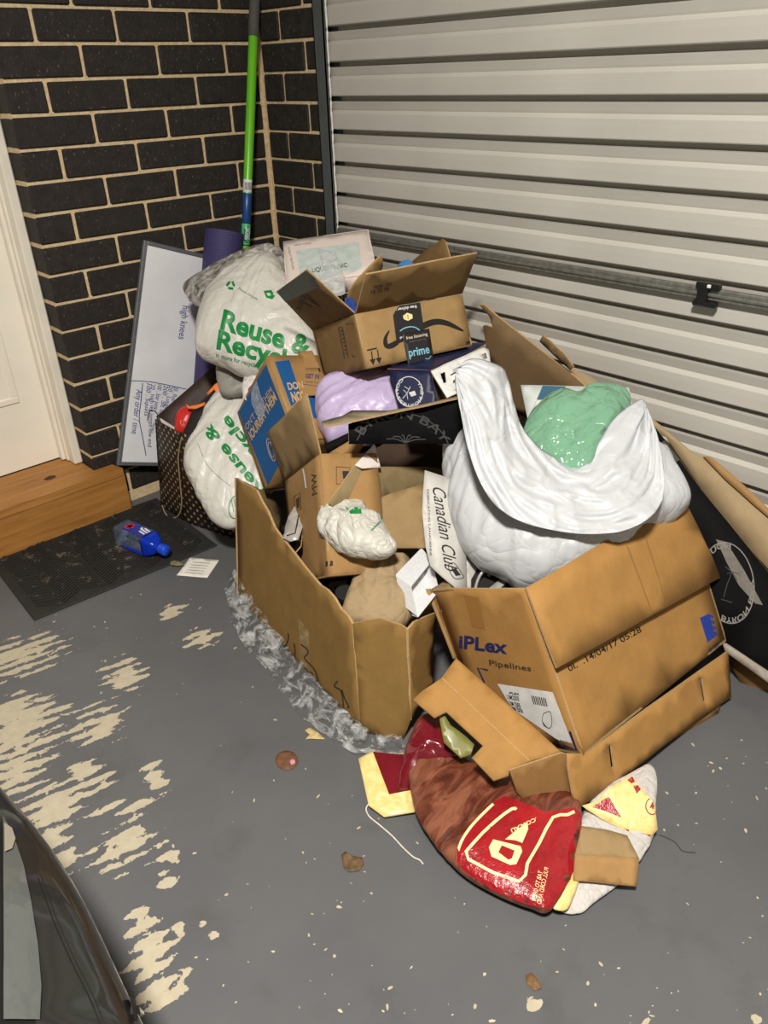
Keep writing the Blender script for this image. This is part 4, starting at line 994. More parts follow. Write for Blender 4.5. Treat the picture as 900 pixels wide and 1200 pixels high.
# ---- navy carton under it
nvp = thing('navy_carton', 'navy blue carton with a round white palm badge under the delivery box', 'cardboard box', at(490, 470, 1.97))
n0, n1 = at(454, 433, 1.97), at(504.5, 434, 1.93); n3 = at(474, 505, 1.93)
pn = Pl(n0, n1, n3)
nf = card('end_panel', [(454, 432.5), (504.5, 434), (514, 478), (508, 500), (476, 505)], pn, (NAVY, KRAFT_IN, KRAFT_EDGE), nvp, .003, .001)
n4 = at(572, 402, 2.14)
card('top_panel', [(454, 432), (470, 424), (545, 402), (572, 401), (540, 419), (504.5, 434)], Pl(n0, n1, n4), (NAVY, KRAFT_IN, KRAFT_EDGE), nvp, .003, .001)
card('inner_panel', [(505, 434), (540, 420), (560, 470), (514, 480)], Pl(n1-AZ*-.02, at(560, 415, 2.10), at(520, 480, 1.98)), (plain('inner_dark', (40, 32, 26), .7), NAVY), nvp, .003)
# its white slotted side flap
pw = Pl(at(506, 436, 1.915), at(572, 407, 2.05), at(524, 466, 1.86))
SLOT = [[(516, 438), (521.5, 435.5), (523, 448), (520, 449)], [(564, 416), (569.5, 413), (571, 420), (567, 420.5)], [(539, 428), (543.5, 425), (545, 430), (541, 431)], [(533, 457), (539, 452.5), (543, 457), (537, 459)]]
wfp_ = card('slotted_flap', [(505, 435), (520, 427), (540, 418.5), (567, 406.5), (573, 409), (575, 424), (560, 450), (524, 466)], pw, (WHITE, KRAFT_IN, KRAFT_EDGE), nvp, .003, .0006, holes=SLOT, step=.012)
for pts in ([(528, 440), (540, 433)], [(531, 447), (539, 442)], [(531, 449), (537, 444)]): stroke('print_line', pts, 1.3, wfp_, INK, nvp, smoothn=0)
patch('print_mark', [(530, 433), (537, 430), (538, 434), (531, 437)], wfp_, plain('mark_grey', (180, 184, 186), .5), nvp, 4)
OFFW = plain('badge_white', (190, 190, 192), .5)
stroke('badge_ring', ring((480, 459), (-12.5, -11), (9, -13.5), 36), 1.0, nf, OFFW, nvp, True, 2)
ring_text('BYRON BAY', (480, 459), (-10.5, -9.2), (7.5, -11.4), 4.6, 1.7, .26, nf, OFFW, nvp, .02); ring_text('COFFEE', (480, 459), (-10.5, -9.2), (7.5, -11.4), 0.4, -1.6, .26, nf, OFFW, nvp, .02)
stroke('badge_palm', [(472, 467), (477, 461), (481, 453)], .8, nf, OFFW, nvp); patch('badge_palm', [(479, 460), (486, 458), (488, 463), (482, 465)], nf, OFFW, nvp, 4)
for pts in ([(477, 461), (473, 457)], [(477, 461), (478, 468)], [(479, 456), (474, 453)]): stroke('badge_palm', pts, .7, nf, OFFW, nvp, smoothn=0)

# ---- lilac bag
lil = bag('lilac_bag', [(371, 482), (373, 458), (384, 447), (410, 441), (440, 434), (462, 436), (480, 455), (488, 480), (470, 500), (440, 510), (410, 518), (390, 522), (378, 508)], Pl(at(425, 475, 2.10), at(455, 475, 2.09), at(425, 445, 2.15)), .075, .07, plastic_bag('lilac_plastic', (196, 180, 218), .4, 8, .0, .25), None, (420, 478), .012, 8, 28, 3.0, 6, .006, 2, pull=(520, 420))
tag(lil, 'pale lilac plastic bag below the delivery box', 'plastic bag')

# ---- black carton with pale ring lettering, lid flap lifted
bk = thing('black_carton', 'open black carton with faint ring lettering in the middle of the heap', 'cardboard box', at(470, 520, 1.95))
pk = Pl(at(409, 497, 1.75), at(548, 468, 1.85), at(470, 525, 1.80))
kf1 = card('front_panel', [(408.5, 497), (430, 489), (470, 482), (510, 474), (549, 464), (556, 480), (540, 520), (409, 520.5)], pk, (BLACK_BOARD, KRAFT_IN, KRAFT_EDGE), bk, .003, .001)
pt_ = Pl(at(377, 496, 1.72), at(548, 463, 1.845), at(412, 481, 1.80))
card('lid_flap', [(376.5, 494), (390, 490), (401, 487), (412, 480.5), (440, 481), (455, 481.5), (480, 477.5), (515, 469.5), (548, 461), (550, 463.5), (500, 475), (440, 487), (379, 500)], pt_, (GREYBOARD, BLACK_BOARD, KRAFT_EDGE), bk, .004, .002, jag=.0007, seed=8)
FAINT = plain('faint_grey', (60, 60, 60), .6)
ring_text('BYRON BAY', (472, 535), (52, 3), (-3, -45), 2.62, .42, .22, kf1, FAINT, bk, .01)
stroke('badge_ring', [(472+57*math.cos(a)-3*math.sin(a), 536-52*math.sin(a)) for a in [2.75-i*.22 for i in range(12)]], 1.2, kf1, FAINT, bk)
for a in (-60, -35, -10, 15, 40, 65): stroke('badge_palm', [(475, 519), (475+22*math.sin(math.radians(a))*.6, 519-9*math.cos(math.radians(a))), (475+26*math.sin(math.radians(a)), 518-7*math.cos(math.radians(a)))], 1.1, kf1, FAINT, bk)
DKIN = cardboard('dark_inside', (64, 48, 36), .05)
card('back_panel', [(420, 516), (548, 512), (548, 640), (430, 640)], Pl(at(430, 520, 2.10), at(545, 515, 2.04), at(480, 620, 2.14)), (DKIN, BLACK_BOARD), bk, .003)  # dark backdrop sheet, shade of the space below the carton put into its colour
# open brown box below with its flaps
ob = thing('open_box', 'small open brown box with spread flaps under the black carton', 'cardboard box', at(450, 620, 2.0))
of1 = Pl(at(386, 590, 1.77), at(418, 545, 1.82), at(510, 560, 2.02))
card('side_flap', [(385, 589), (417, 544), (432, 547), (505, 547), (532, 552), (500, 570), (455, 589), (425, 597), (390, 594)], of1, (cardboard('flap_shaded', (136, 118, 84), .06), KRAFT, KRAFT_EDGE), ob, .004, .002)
card('torn_flap', [(416, 545), (438, 520.5), (440, 523), (446, 548), (425, 549)], Pl(at(418, 545, 1.815), at(445, 547, 1.85), at(438, 520, 1.87)), (WHT_BOARD, KRAFT, WHT_BOARD), ob, .003, .001, jag=.0006)
card('front_flap', [(425, 590), (462, 577), (498, 566), (500, 642), (462, 642), (445, 620)], Pl(at(425, 590, 1.87), at(498, 566, 1.91), at(465, 642, 1.82)), (KRAFT_IN, KRAFT, KRAFT_EDGE), ob, .004, .0015)
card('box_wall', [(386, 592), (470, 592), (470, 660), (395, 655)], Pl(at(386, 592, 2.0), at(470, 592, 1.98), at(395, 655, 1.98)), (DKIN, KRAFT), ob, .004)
sb2 = thing('slim_dark_box', 'slim dark box edge lying under the lilac bag', 'box', at(410, 525, 2.0))
card('box_side', [(379, 521), (409, 507), (412, 514), (384, 530)], Pl(at(379, 522, 1.99), at(409, 508, 1.98), at(384, 530, 1.985)), BLACK_BOARD, sb2, .01)
card('box_face', [(385, 531), (412, 515), (426, 521), (418, 534), (400, 536)], Pl(at(385, 531, 1.985), at(412, 515, 1.975), at(420, 532, 1.96)), (KRAFT, KRAFT_IN), sb2, .004)

# ---- grey whisky-style carton side with script
cc = thing('grey_carton_side', 'grey carton panel with black script lettering beside the white bag', 'cardboard', at(520, 650, 1.8))
pc_ = Pl(at(500, 560, 1.80), at(540, 570, 1.81), at(520, 690, 1.72))
GREYC = plain('carton_grey', (186, 184, 178), .55, .04, 20)
cp = card('curved_panel', [(498, 551), (520, 558), (540, 565), (548, 640), (550, 690), (536, 688.5), (515, 672), (505, 663), (499, 640), (495, 600), (496, 575)], pc_, (GREYC, KRAFT_IN, WHITE), cc, .003, .002, bend=lambda x, y: -.9*x*x)
card('side_panel', [(543, 640), (560, 650), (568, 672), (560, 690), (546, 690)], Pl(at(544, 640, 1.80), at(545, 690, 1.76), at(566, 672, 1.80)), (GREYC, KRAFT_IN, WHITE), cc, .003)
lettering('Canadian Club', (506.5, 572), (522, 671), (521, 569), cp, INK, cc, .7, .0, 6)
lettering('FABRICATION CANADIENNE', (500, 574), (503.5, 652), (502.5, 573.6), cp, INK, cc, 0, 0, 8)
stroke('crest', [(525, 662), (532, 660), (541, 672), (543, 677), (533, 678), (527, 670)], .8, cp, INK, cc, True); patch('crest', [(529, 667), (534, 666), (540, 674), (534, 675)], cp, INK, cc, 4)
# dark goods in the gap above the pipe box
dg = thing('ornament_scrap', 'small black and silver curl of packaging above the pipe fittings box', 'packaging', at(565, 680, 1.78))
V, F = sweep(smooth_path([at(u_, v_, 1.755) for u_, v_ in ((557, 690), (560, 680), (565, 671), (571, 668), (575, 671), (572, 675))], 6), .004, 8); obj('curl', V, F, plain('curl_silver', (170, 168, 164), .35, .2, 60, 0, .5), dg, None, True)
card('dark_back', [(552, 664), (575, 655), (620, 672), (620, 700), (552, 696)], Pl(at(555, 665, 1.80), at(618, 672, 1.76), at(560, 698, 1.74)), (INK, INK), dg, .004)
card('silver_strip', [(572, 690), (592, 674), (600, 676), (584, 692)], Pl(at(575, 690, 1.735), at(595, 676, 1.75), at(588, 692, 1.73)), plain('strip_silver', (150, 150, 148), .4), dg, .004)

# ---- pipe fittings box
ip = Bx((.095, -1.657, .377), [(1, 0, 0), (0, 1, 0), (0, 0, 1)], (1, 1, 1), .93)
ip.e = [Vector((.024, .296, -.157))*.93, Vector((.569, -.041, .010))*.93, Vector((-.007, -.181, -.343))*.93]
ix = thing('pipe_fittings_box', 'large brown pipe fittings box with blue print tipped in front of the white bag', 'cardboard box', ip.c(.5, .5, 1))
KI = cardboard('kraft_pipe_box', (163, 122, 68), .14)
i_l = ip.wall('side_panel', 1, 0, (KI, KRAFT_IN, KRAFT_EDGE), ix, .005, .002); i_r = ip.wall('front_panel', 0, 0, (KI, KRAFT_IN, KRAFT_EDGE), ix, .005, .002)
ip.wall('side_panel', 1, 1, (KI, KRAFT_IN), ix, .005); ip.wall('back_panel', 0, 1, (KI, KRAFT_IN), ix, .005); ip.wall('bottom_panel', 2, 1, (KI, KRAFT_IN), ix, .005)
iA = ip.c(0, 0, 0); iR = ip.c(0, 1, 0); iL = ip.c(1, 0, 0)
nr = Pl(iA, iR, ip.c(0, 0, 1)).n
fo = perp(iA, iR, (653, 782)); 
flp = Pl(iA+nr*.004, iR+nr*.004, iA+(ip.e[2])*.5+nr*.022)
i_f = card('folded_flap', [(617, 689), (653, 783), (844, 677), (836, 655), (800, 582)], flp, (KI, KRAFT_IN, KRAFT_EDGE), ix, .005, .003)
nl = Pl(iA, iL, ip.c(0, 0, 1)).n
card('inner_flap', [(505, 690), (500, 690), (532, 772), (536, 772)], Pl(iL+nl*.003, ip.c(1, 0, 1)+nl*.003, iL+nl*.003-ip.e[1]*.1), (KRAFT, KRAFT_IN, KRAFT_EDGE), ix, .004, 0)
card('inner_flap', [(507, 691), (522, 679), (531, 690)], Pl(iL, iA, at(522, 679, 1.78)), (KRAFT_IN, KRAFT, KRAFT_EDGE), ix, .004)
NAVI = plain('pipe_navy', (30, 34, 92), .6)
patch('tape', [(544, 697), (561, 700), (569, 738), (553, 734)], i_l, cardboard('tape_tan', (150, 108, 56), 0), ix, 10)
lettering('iPLex', (538, 759), (596, 766), (536, 744), i_l, NAVI, ix, .15, .03, 6); lettering('Pipelines', (574, 779.5), (623, 786.5), (573, 773), i_l, INK_BROWN, ix, 0, .01, 6)
stroke('rule_line', [(572, 768.5), (620, 773)], .9, i_l, NAVI, ix, smoothn=0); stroke('corner_rule', [(572, 785), (560, 782.5), (568, 800)], 2, i_l, NAVI, ix, smoothn=0)
stroke('corner_rule', [(668, 857), (676, 879), (660, 873)], 2.6, i_l, NAVI, ix, smoothn=0)
pln = patch('paper_label', [(583, 801), (648, 811), (671, 871), (654, 867), (600, 830)], i_l, WHITE, ix, 10)
lettering('P113M2505', (590, 818), (609, 821), (589, 813), pln, INK, ix, 0, .01); lettering('P113M 2505', (594, 825), (611, 829), (592, 820), pln, INK, ix, 0, .02); lettering('100M 25/20', (600, 832), (614, 835), (597, 827), pln, INK, ix, 0, .02); lettering('iPLEX', (597, 813), (609, 814.5), (596.5, 810.5), pln, INK, ix, 0, .02)
for j in range(8): stroke('barcode_bar', [(623.5+j*2.2, 815+j*.4), (626+j*2.2, 825+j*.4)], 1.0, pln, INK, ix, smoothn=0)
stroke('fitting_sketch', [(637, 836), (645, 834), (647, 848), (643, 853), (636, 845)], .6, pln, INK, ix, True); stroke('fitting_sketch', [(636, 845), (638, 850), (643, 853)], .6, pln, INK, ix)
lettering('made in australia', (642, 866), (666, 871), (640, 862), pln, INK, ix)
lettering('0I.  .14/04/17 05:28', (667, 787), (752, 740), (664, 780.5), i_r, INK, ix, 0, .01, 6)
patch('blue_block', [(820, 724), (831, 719), (838, 746), (829, 753)], i_r, plain('block_blue', (36, 60, 150), .6), ix, 6)
for j in range(4): patch('blue_block', [(831+j*1.7, 720+j*6.6), (836+j*1.7, 722+j*6.6), (834+j*1.7, 725.5+j*6.6)], i_r, plain('block_blue', (36, 60, 150), .6), ix, 6)
lettering('iplex pipelines', (831, 765), (843, 757), (829, 759), i_r, NAVI, ix)
# bottom flaps
iB = ip.c(0, 0, 1); iRB = ip.c(0, 1, 1); iLB = ip.c(1, 0, 1)
pC = Pl(iB, iRB, at(678, 948, 1.535))
i_c = card('bottom_flap', [(664, 883), (684, 884), (853, 763), (857, 817), (820, 841), (740, 905), (678, 948), (672, 930)], pC, (KI, KRAFT_IN, KRAFT_EDGE), ix, .005, .002, holes=[[(820, 795), (823, 794), (827, 821), (824, 823)], [(713, 874), (716, 872), (720, 899), (716, 900)]], step=.03)
card('bottom_flap', [(764, 872), (848, 815), (842, 838), (800, 862), (770, 878)], Pl(at(764, 872, 1.72), at(848, 818, 1.82), at(800, 865, 1.76)), (KRAFT_DK, KRAFT_IN), ix, .005)
pA = Pl(at(658, 881, 1.525), at(534, 770, 1.66), at(598, 913, 1.50))
nfp = card('notched_flap', [(534.5, 771), (657.5, 881), (627, 890), (597, 901), (596, 909), (578.5, 915), (553, 888), (566, 874), (523, 834), (509, 841), (484, 820), (495, 809.5), (517, 795)], pA, (KI, KRAFT_IN, KRAFT_EDGE), ix, .005, .002, step=.025)
stroke('fold_crease', [(518, 795), (570, 844), (620, 891)], 1.0, nfp, KRAFT_EDGE, ix, smoothn=0)
for pts in ([(757, 632), (781, 708)], [(735, 640), (764, 718)]): stroke('fold_crease', pts, .9, i_f, KRAFT_DK, ix, smoothn=0)
pB2 = Pl(pA.px(598, 905), pA.px(657, 883), at(664, 950, 1.56))
card('notched_flap', [(597, 903), (658, 882), (664, 884), (676, 946), (634, 959), (606, 929)], pB2, (KRAFT_DK, KRAFT_IN, KRAFT_EDGE), ix, .005, .001)  # folded-down underside in a darker board, its shade put into the colour

# ---- big white bag with green bag in its mouth
WBAG = plastic_bag('white_sack_plastic', (198, 201, 205), .36, 6, .0, .34)
ws_ = thing('white_sack', 'big bulging white plastic sack sitting in the pipe fittings box', 'plastic bag', at(640, 670, 1.7))
pW = Pl(at(650, 580, 1.80), at(700, 580, 1.785), at(650, 520, 1.89))
sk = bag('sack_body', [(520, 545), (521, 515), (532, 492), (552, 478), (582, 492), (612, 530), (650, 556), (700, 558), (745, 535), (775, 530), (792, 556), (806, 585), (790, 605), (755, 618), (735, 640), (700, 662), (655, 678), (615, 684), (580, 668), (548, 645), (530, 610), (522, 575)], pW, .105, .10, WBAG, ws_, (640, 610), .012, 5, 46, 2.9, 12, .009, 3, pull=(640, 380))
# rolled-down collar: a loose apron of plastic round the mouth
def apron(inner, outer, d_in, d_out, name, mat, parent, wr=.012, seed=0, rows=26, belly=.03):
    a = smooth_path([Vector((x, y, 0)) for x, y in inner], 14); b_ = smooth_path([Vector((x, y, 0)) for x, y in outer], 14)
    m_ = min(len(a), len(b_)); V = []
    for i in range(m_):
        s_ = i/(m_-1)
        di = np.interp(s_, np.linspace(0, 1, len(d_in)), d_in); do = np.interp(s_, np.linspace(0, 1, len(d_out)), d_out)
        for j in range(rows+1):
            t = j/rows; q = a[i].lerp(b_[i], t); d_ = di*(1-t)+do*t-belly*math.sin(math.pi*min(1, t*1.05)**.8)
            p = at(q.x, q.y, d_); V.append(p-AZ*(crumple(p+Vector((seed, 0, 0)), 7)*wr+(1-2.5*abs(noise.noise(Vector((i*.035+j*.03, j*.16-i*.02, seed*3)))))*.012))
    F = [(i*(rows+1)+j, (i+1)*(rows+1)+j, (i+1)*(rows+1)+j+1, i*(rows+1)+j+1) for i in range(m_-1) for j in range(rows)]
    o = obj(name, V, F, mat, parent, None, True); md = o.modifiers.new('thick', 'SOLIDIFY'); md.thickness = .0015; return o
col_in = [(534, 432), (554, 422), (582, 429), (594, 444), (600, 472), (612, 505), (640, 532), (665, 545), (690, 543), (700, 520), (718, 492), (740, 474), (752, 468)]
col_out = [(533, 447), (540, 490), (548, 528), (562, 566), (584, 596), (612, 612), (650, 622), (690, 626), (728, 622), (755, 608), (775, 580), (770, 520), (757, 485)]
apron(col_in, col_out, [1.72, 1.72, 1.73, 1.75, 1.745, 1.73, 1.715, 1.71, 1.71, 1.72, 1.74, 1.76, 1.78], [1.70, 1.66, 1.64, 1.62, 1.60, 1.59, 1.585, 1.59, 1.60, 1.625, 1.66, 1.71, 1.76], 'sack_collar', WBAG, ws_, .014, 2, 40, .012)
GREENB = film('green_film', (150, 206, 172), .38, .12, 22)
gbg = bag('green_bag', [(612, 520), (622, 488), (640, 470), (660, 462), (678, 466), (694, 454), (716, 452), (732, 458), (738, 470), (734, 500), (712, 535), (690, 560), (660, 560), (630, 545)], Pl(at(675, 505, 1.79), at(710, 505, 1.78), at(675, 470, 1.84)), .05, .05, plastic_bag('green_plastic', (120, 168, 138), .09, 11, .0, .45), None, (676, 510), .016, 8, 34, 2.4, 21, 0, 2)
tag(gbg, 'crinkled pale green bag poking out of the big white sack', 'plastic bag')

# ---- teal-striped white carton behind it
tc_ = thing('striped_carton', 'white carton edge with a teal stripe behind the white sack', 'cardboard box', at(670, 470, 1.98))
ptc = Pl(at(612, 452, 2.00), at(736, 455, 1.90), at(640, 485, 1.95))
tcf = card('front_panel', [(610, 451), (737, 454), (742, 480), (720, 500), (620, 500)], ptc, (plain('carton_mint', (200, 208, 204), .5, .05, 10), KRAFT_IN, KRAFT_EDGE), tc_, .004)
patch('teal_stripe', [(636, 452), (663, 453), (656, 469), (629, 468.5)], tcf, plain('teal', (44, 92, 116), .5), tc_, 8)
card('paper_fold', [(620, 487), (628, 470), (648, 472), (646, 480), (632, 486)], Pl(at(622, 486, 1.935), at(645, 480, 1.92), at(630, 470, 1.945)), WHITE, tc_, .003)

# ---- tall flattened boxes along the roller door
t1 = thing('flattened_box', 'torn flattened brown box leaning on the roller door behind the white sack', 'cardboard box', atx(640, 470, .6))
pS = Pl(atx(565, 362, .600), atx(690, 448, .640), atx(620, 470, .64))
card('inner_panel', [(562, 357.5), (568, 358), (580, 369), (600, 385), (625, 404), (650, 423), (675, 442), (690, 456), (690, 500), (630, 500), (590, 470), (572, 420), (566, 382), (569, 381), (577, 384), (574, 372)], pS, (cardboard('shaded_board', (114, 92, 64), .05), KRAFT, KRAFT_EDGE), t1, .006, .003, jag=.0012, seed=11)  # board colour darkened to stand in for shade on a face turned away
card('torn_flap', [(632, 400), (636, 393), (645, 400), (660, 414), (672, 430), (668, 434), (650, 418)], shift(pS, .012), (cardboard('shaded_board', (114, 92, 64), .05), KRAFT, KRAFT_EDGE), t1, .004, .002, jag=.001, seed=12)
t2 = thing('long_flattened_box', 'long tan flattened box leaning on the roller door at the right edge', 'cardboard box', atx(860, 640, .62))
pT = Pl(atx(690, 444, .668), atx(900, 600, .650), atx(860, 650, .600))
lt = card('outer_panel', [(655, 418), (672, 432), (692, 441), (730, 468), (766, 492), (812, 531), (830, 537), (860, 562), (902, 602), (960, 655), (960, 740), (905, 672), (868, 632), (820, 570), (780, 512), (740, 490), (690, 462)], pT, (cardboard('pale_board', (158, 138, 106), .05), KRAFT, KRAFT_EDGE), t2, .007, .003, jag=.0008, seed=13)
card('folded_edge', [(824, 535), (832, 535), (862, 560), (904, 600), (960, 650), (960, 658), (900, 606), (850, 562)], shift(pT, .008), (KRAFT, KRAFT, KRAFT_EDGE), t2, .006, .002, jag=.0012, seed=14)
# black carton at the right edge
DIMW = plain('badge_dim', (128, 126, 120), .6)
t3 = thing('black_coffee_carton', 'tall black carton with a round palm badge at the right edge of the heap', 'cardboard box', atx(860, 760, .58))
pQ = Pl(atx(800, 560, .585), atx(900, 690, .60), atx(860, 760, .54))
bkp = card('front_panel', [(766, 498), (790, 530), (822, 574), (855, 614), (905, 676), (960, 760), (960, 840), (905, 800), (850, 754), (800, 690), (770, 600)], pQ, (BLACK_BOARD, KRAFT_IN, KRAFT_EDGE), t3, .004, .001)
card('white_rim', [(846, 752), (852, 755), (905, 790), (960, 830), (960, 842), (900, 800), (850, 764)], shift(pQ, .006), plain('rim_grey', (150, 142, 130), .7, .2, 50), t3, .006, .001, jag=.0006)
patch('grey_tape', [(839, 632), (851, 635), (872, 668), (894, 709), (885, 707), (866, 686), (852, 660)], bkp, plain('tape_grey', (112, 108, 100), .5, .15, 60), t3, 10)
stroke('badge_ring', ring((853, 683), (18, 42), (-25, 22), 40), 1.2, bkp, DIMW, t3, True, 2)
ring_text('BYRON BAY', (853, 683), (15.5, 36), (-21, 19), .9, -1.2, .16, bkp, DIMW, t3, .02); ring_text('NOURISH', (853, 683), (15.5, 36), (-21, 19), 3.9, 2.2, .16, bkp, DIMW, t3, .02)
for pts in ([(848, 700), (852, 685), (858, 670)], [(858, 670), (850, 664)], [(858, 670), (852, 672)], [(858, 670), (866, 672)], [(858, 670), (864, 680)], [(845, 702), (858, 706)]): stroke('badge_palm', pts, .9, bkp, FAINT, t3, smoothn=0)
stroke('print_line', [(776, 518), (800, 548), (838, 592)], 6, bkp, FAINT, t3); stroke('print_line', [(786, 520), (810, 548), (852, 596)], 1.2, bkp, OFFW, t3)
t4 = card('brown_board', [(850, 764), (905, 800), (960, 842), (960, 960), (905, 870), (885, 830), (862, 790)], Pl(atx(850, 764, .575), atx(905, 800, .60), atx(900, 870, .60)), (KRAFT_DK, KRAFT_IN, KRAFT_EDGE), None, .005)
tag(t4, 'brown board standing under the black carton at the right edge', 'cardboard')

# ================================================================== floor litter and the car
# ---- pet food sack
pfs = thing('pet_food_sack', 'torn red and brown pet food sack crushed under the pipe fittings box', 'sack', atz(570, 960))
def mound(name, px, hgt, mats, parent, cen, wr=.006, ws=14, rings=22, power=2.0, seed=0, z0=.002, sub=2):
    P2 = [Vector((p.x, p.y)) for p in (atz(u_, v_) for u_, v_ in px)]; B = resample(P2, 6)
    c0 = atz(*cen); c_ = Vector((c0.x, c0.y)); n_ = len(B); V = []; F = []
    rs = [1-(1-j/rings)**1.5 for j in range(1, rings+1)]
    def q(i, r):
        p = c_+(B[i]-c_)*r; h = z0+hgt*max(0, 1-r**power)**.5
        w = crumple(Vector((p.x+seed, p.y, 0)), ws)*wr*(1-r**4)
        return Vector((p.x, p.y, max(z0, h+w)))
    V.append(q(0, 0))
    for r in rs:
        for i in range(n_): V.append(q(i, r))
    for i in range(n_): V.append(Vector((B[i].x, B[i].y, 0))*1.0+Vector((0, 0, .0004)))
    for i in range(n_): F.append((0, 1+i, 1+(i+1) % n_))
    for j in range(rings):
        a = 1+j*n_; b_ = a+n_
        for i in range(n_): F.append((a+i, b_+i, b_+(i+1) % n_, a+(i+1) % n_))
    return obj(name, V, F, mats, parent, None, True)
k = N('meat_photo_print'); uvw = k.coord(); w1 = k.noise(k.mapping(uvw, (10, 32, 10), rot=(0, 0, -.75)), 1, 6, .62, 1.0)
c = k.ramp(w1, [(.28, lin((44, 18, 12))), (.45, lin((92, 46, 31))), (.62, lin((136, 84, 62))), (.8, lin((98, 50, 34)))])
k.set(Base_Color=c, Roughness=.32, Specular_IOR_Level=.5); k.bump(w1, .35, .006); MEAT = k.m
k = N('sack_red'); v = k.coord(); kn = k.noise(v, 12, 5, .6)
k.set(Base_Color=k.ramp(kn, [(.3, lin((130, 18, 26))), (.7, lin((168, 26, 34)))]), Roughness=.28, Coat_Weight=.3); k.bump(k.math('ADD', k.noise(v, 40, 4, .7), kn), .5, .006); RED = k.m
SY = lambda u_, v_: (u_, v_)
sackpx = [(478, 892), (488, 880), (520, 884), (560, 896), (620, 910), (668, 930), (681, 948), (679, 985), (668, 1030), (644, 1066), (618, 1061), (578, 1044), (540, 1020), (508, 986), (486, 948)]
base = [(482, 900), (500, 884), (540, 886), (600, 900), (660, 930), (676, 965), (672, 1010), (645, 1062), (612, 1054), (575, 1036), (540, 1012), (512, 985), (492, 950)]
sack = bag('sack_body', sackpx, Pl(atz(500, 930, .048), atz(640, 1050, .036), atz(660, 950, .052)), .022, .035, MEAT, pfs, (580, 965), .006, 9, 26, 3.6, 5, 0, 2, floorz=.004)
redp = patch('red_panel', [(536, 995), (541, 980), (555, 962), (575, 942), (591, 933), (606, 938), (640, 952), (681, 945), (680, 985), (668, 1030), (645, 1065), (618, 1060), (578, 1043), (543, 1020), (536, 1010)], sack, RED, pfs, 8, eps=.0012)
stroke('cream_rule', [(536, 1000), (543, 982), (560, 960), (590, 934), (610, 940)], 3.2, redp or sack, CREAM, pfs)
stroke('cream_rule', [(605, 949), (600, 948), (580, 963), (554, 989), (549, 1007), (608, 1033), (618, 1012), (632, 988), (648, 958), (665, 955), (679, 948)], 3.6, redp or sack, CREAM, pfs, smoothn=2)
for hole, ptsO in (([(584, 999), (588, 991), (603, 997), (600, 1006), (596, 1008)], [(573, 993), (578, 984), (610, 992), (612, 998), (605, 1013), (598, 1014), (576, 1004)]),):
    patch('big_letter', ptsO, redp or sack, CREAM, pfs, 5, [hole], .001)
patch('big_letter', [(592, 984), (604, 974), (618, 964), (619, 972), (612, 988), (604, 985)], redp or sack, CREAM, pfs, 5, eps=.001)
lettering('.COM.AU', (628, 958), (598, 972), (630, 962), redp or sack, CREAM, pfs, 0, .02, 5); lettering('TAB TO OPEN', (636, 1022), (628, 1056), (631, 1020), redp or sack, CREAM, pfs, 0, .0, 5); lettering('PULL CORD AND', (643, 1018), (634, 1060), (638, 1016), redp or sack, CREAM, pfs, 0, .0, 5)
# darker back fold, yellow end and torn inner layers of the sack
MAROON = plain('sack_maroon', (104, 18, 30), .22, .2, 14, 0, 0, .6, .5)
bag('back_fold', [(468, 912), (474, 886), (482, 862), (490, 845), (500, 838), (516, 842), (524, 856), (536, 872), (538, 890), (510, 896), (484, 905), (480, 925), (466, 928)], Pl(at(500, 880, 1.66), at(530, 880, 1.65), at(500, 850, 1.69)), .03, .03, MAROON, pfs, (500, 875), .010, 16, 18, 2.4, 8, 0, 2, floorz=.004)
k = N('sack_yellow'); v = k.coord(); y1 = k.noise(v, 30, 5, .7, 1)
k.set(Base_Color=k.ramp(y1, [(.3, lin((206, 178, 96))), (.55, lin((226, 206, 140))), (.75, lin((232, 224, 186)))]), Roughness=.35); YEL = k.m
pY = Pl(atz(420, 890, .03), atz(435, 955, .012), atz(480, 900, .03))
ye = card('sack_end', [(420, 889), (436, 880), (465, 884), (478, 880), (484, 930), (486, 951), (450, 957), (432, 944)], pY, (YEL, YEL), pfs, .003, .002, step=.02)
patch('maroon_print', [(437, 881), (466, 884), (480, 880), (482, 926), (456, 931), (446, 905)], ye, MAROON, pfs, 8)
# white torn paper layers and the right printed end
TORN = plastic_bag('torn_paper', (196, 192, 188), .7, 16, 0, .4)
bag('torn_layer', [(655, 1066), (650, 1040), (664, 1010), (680, 965), (700, 930), (740, 905), (762, 896), (770, 915), (768, 945), (765, 980), (748, 1010), (725, 1035), (700, 1055), (678, 1071)], Pl(atz(670, 1050, .014), atz(745, 990, .022), atz(700, 940, .035)), .010, .012, TORN, pfs, (712, 985), .006, 16, 18, 3.5, 3, 0, 2, floorz=.003)
pR = Pl(at(690, 955, 1.515), at(770, 970, 1.50), at(740, 910, 1.545))
rp = card('printed_end', [(682, 944), (700, 938), (712, 925), (740, 908), (766, 940), (771, 972), (762, 982), (736, 976), (705, 960)], pR, (YEL, TORN), pfs, .002, .004, 12, step=.014, jag=.0008, seed=4)
patch('red_print', [(688, 944), (710, 928), (728, 958), (708, 950)], rp, RED, pfs, 6); patch('red_print', [(731, 971), (764, 979), (760, 983), (742, 978)], rp, RED, pfs, 6)
patch('red_print', [(735, 914), (741, 910), (744, 916), (740, 918)], rp, RED, pfs, 4); patch('red_print', [(742, 921), (748, 918), (751, 925), (746, 930)], rp, RED, pfs, 4)
stroke('red_ring', ring((764, 945), (7, 3), (-2, 9), 20), 1.2, rp, RED, pfs, True, 2); lettering('4', (761.5, 949), (766.5, 947), (761, 942), rp, RED, pfs, 0, .04)
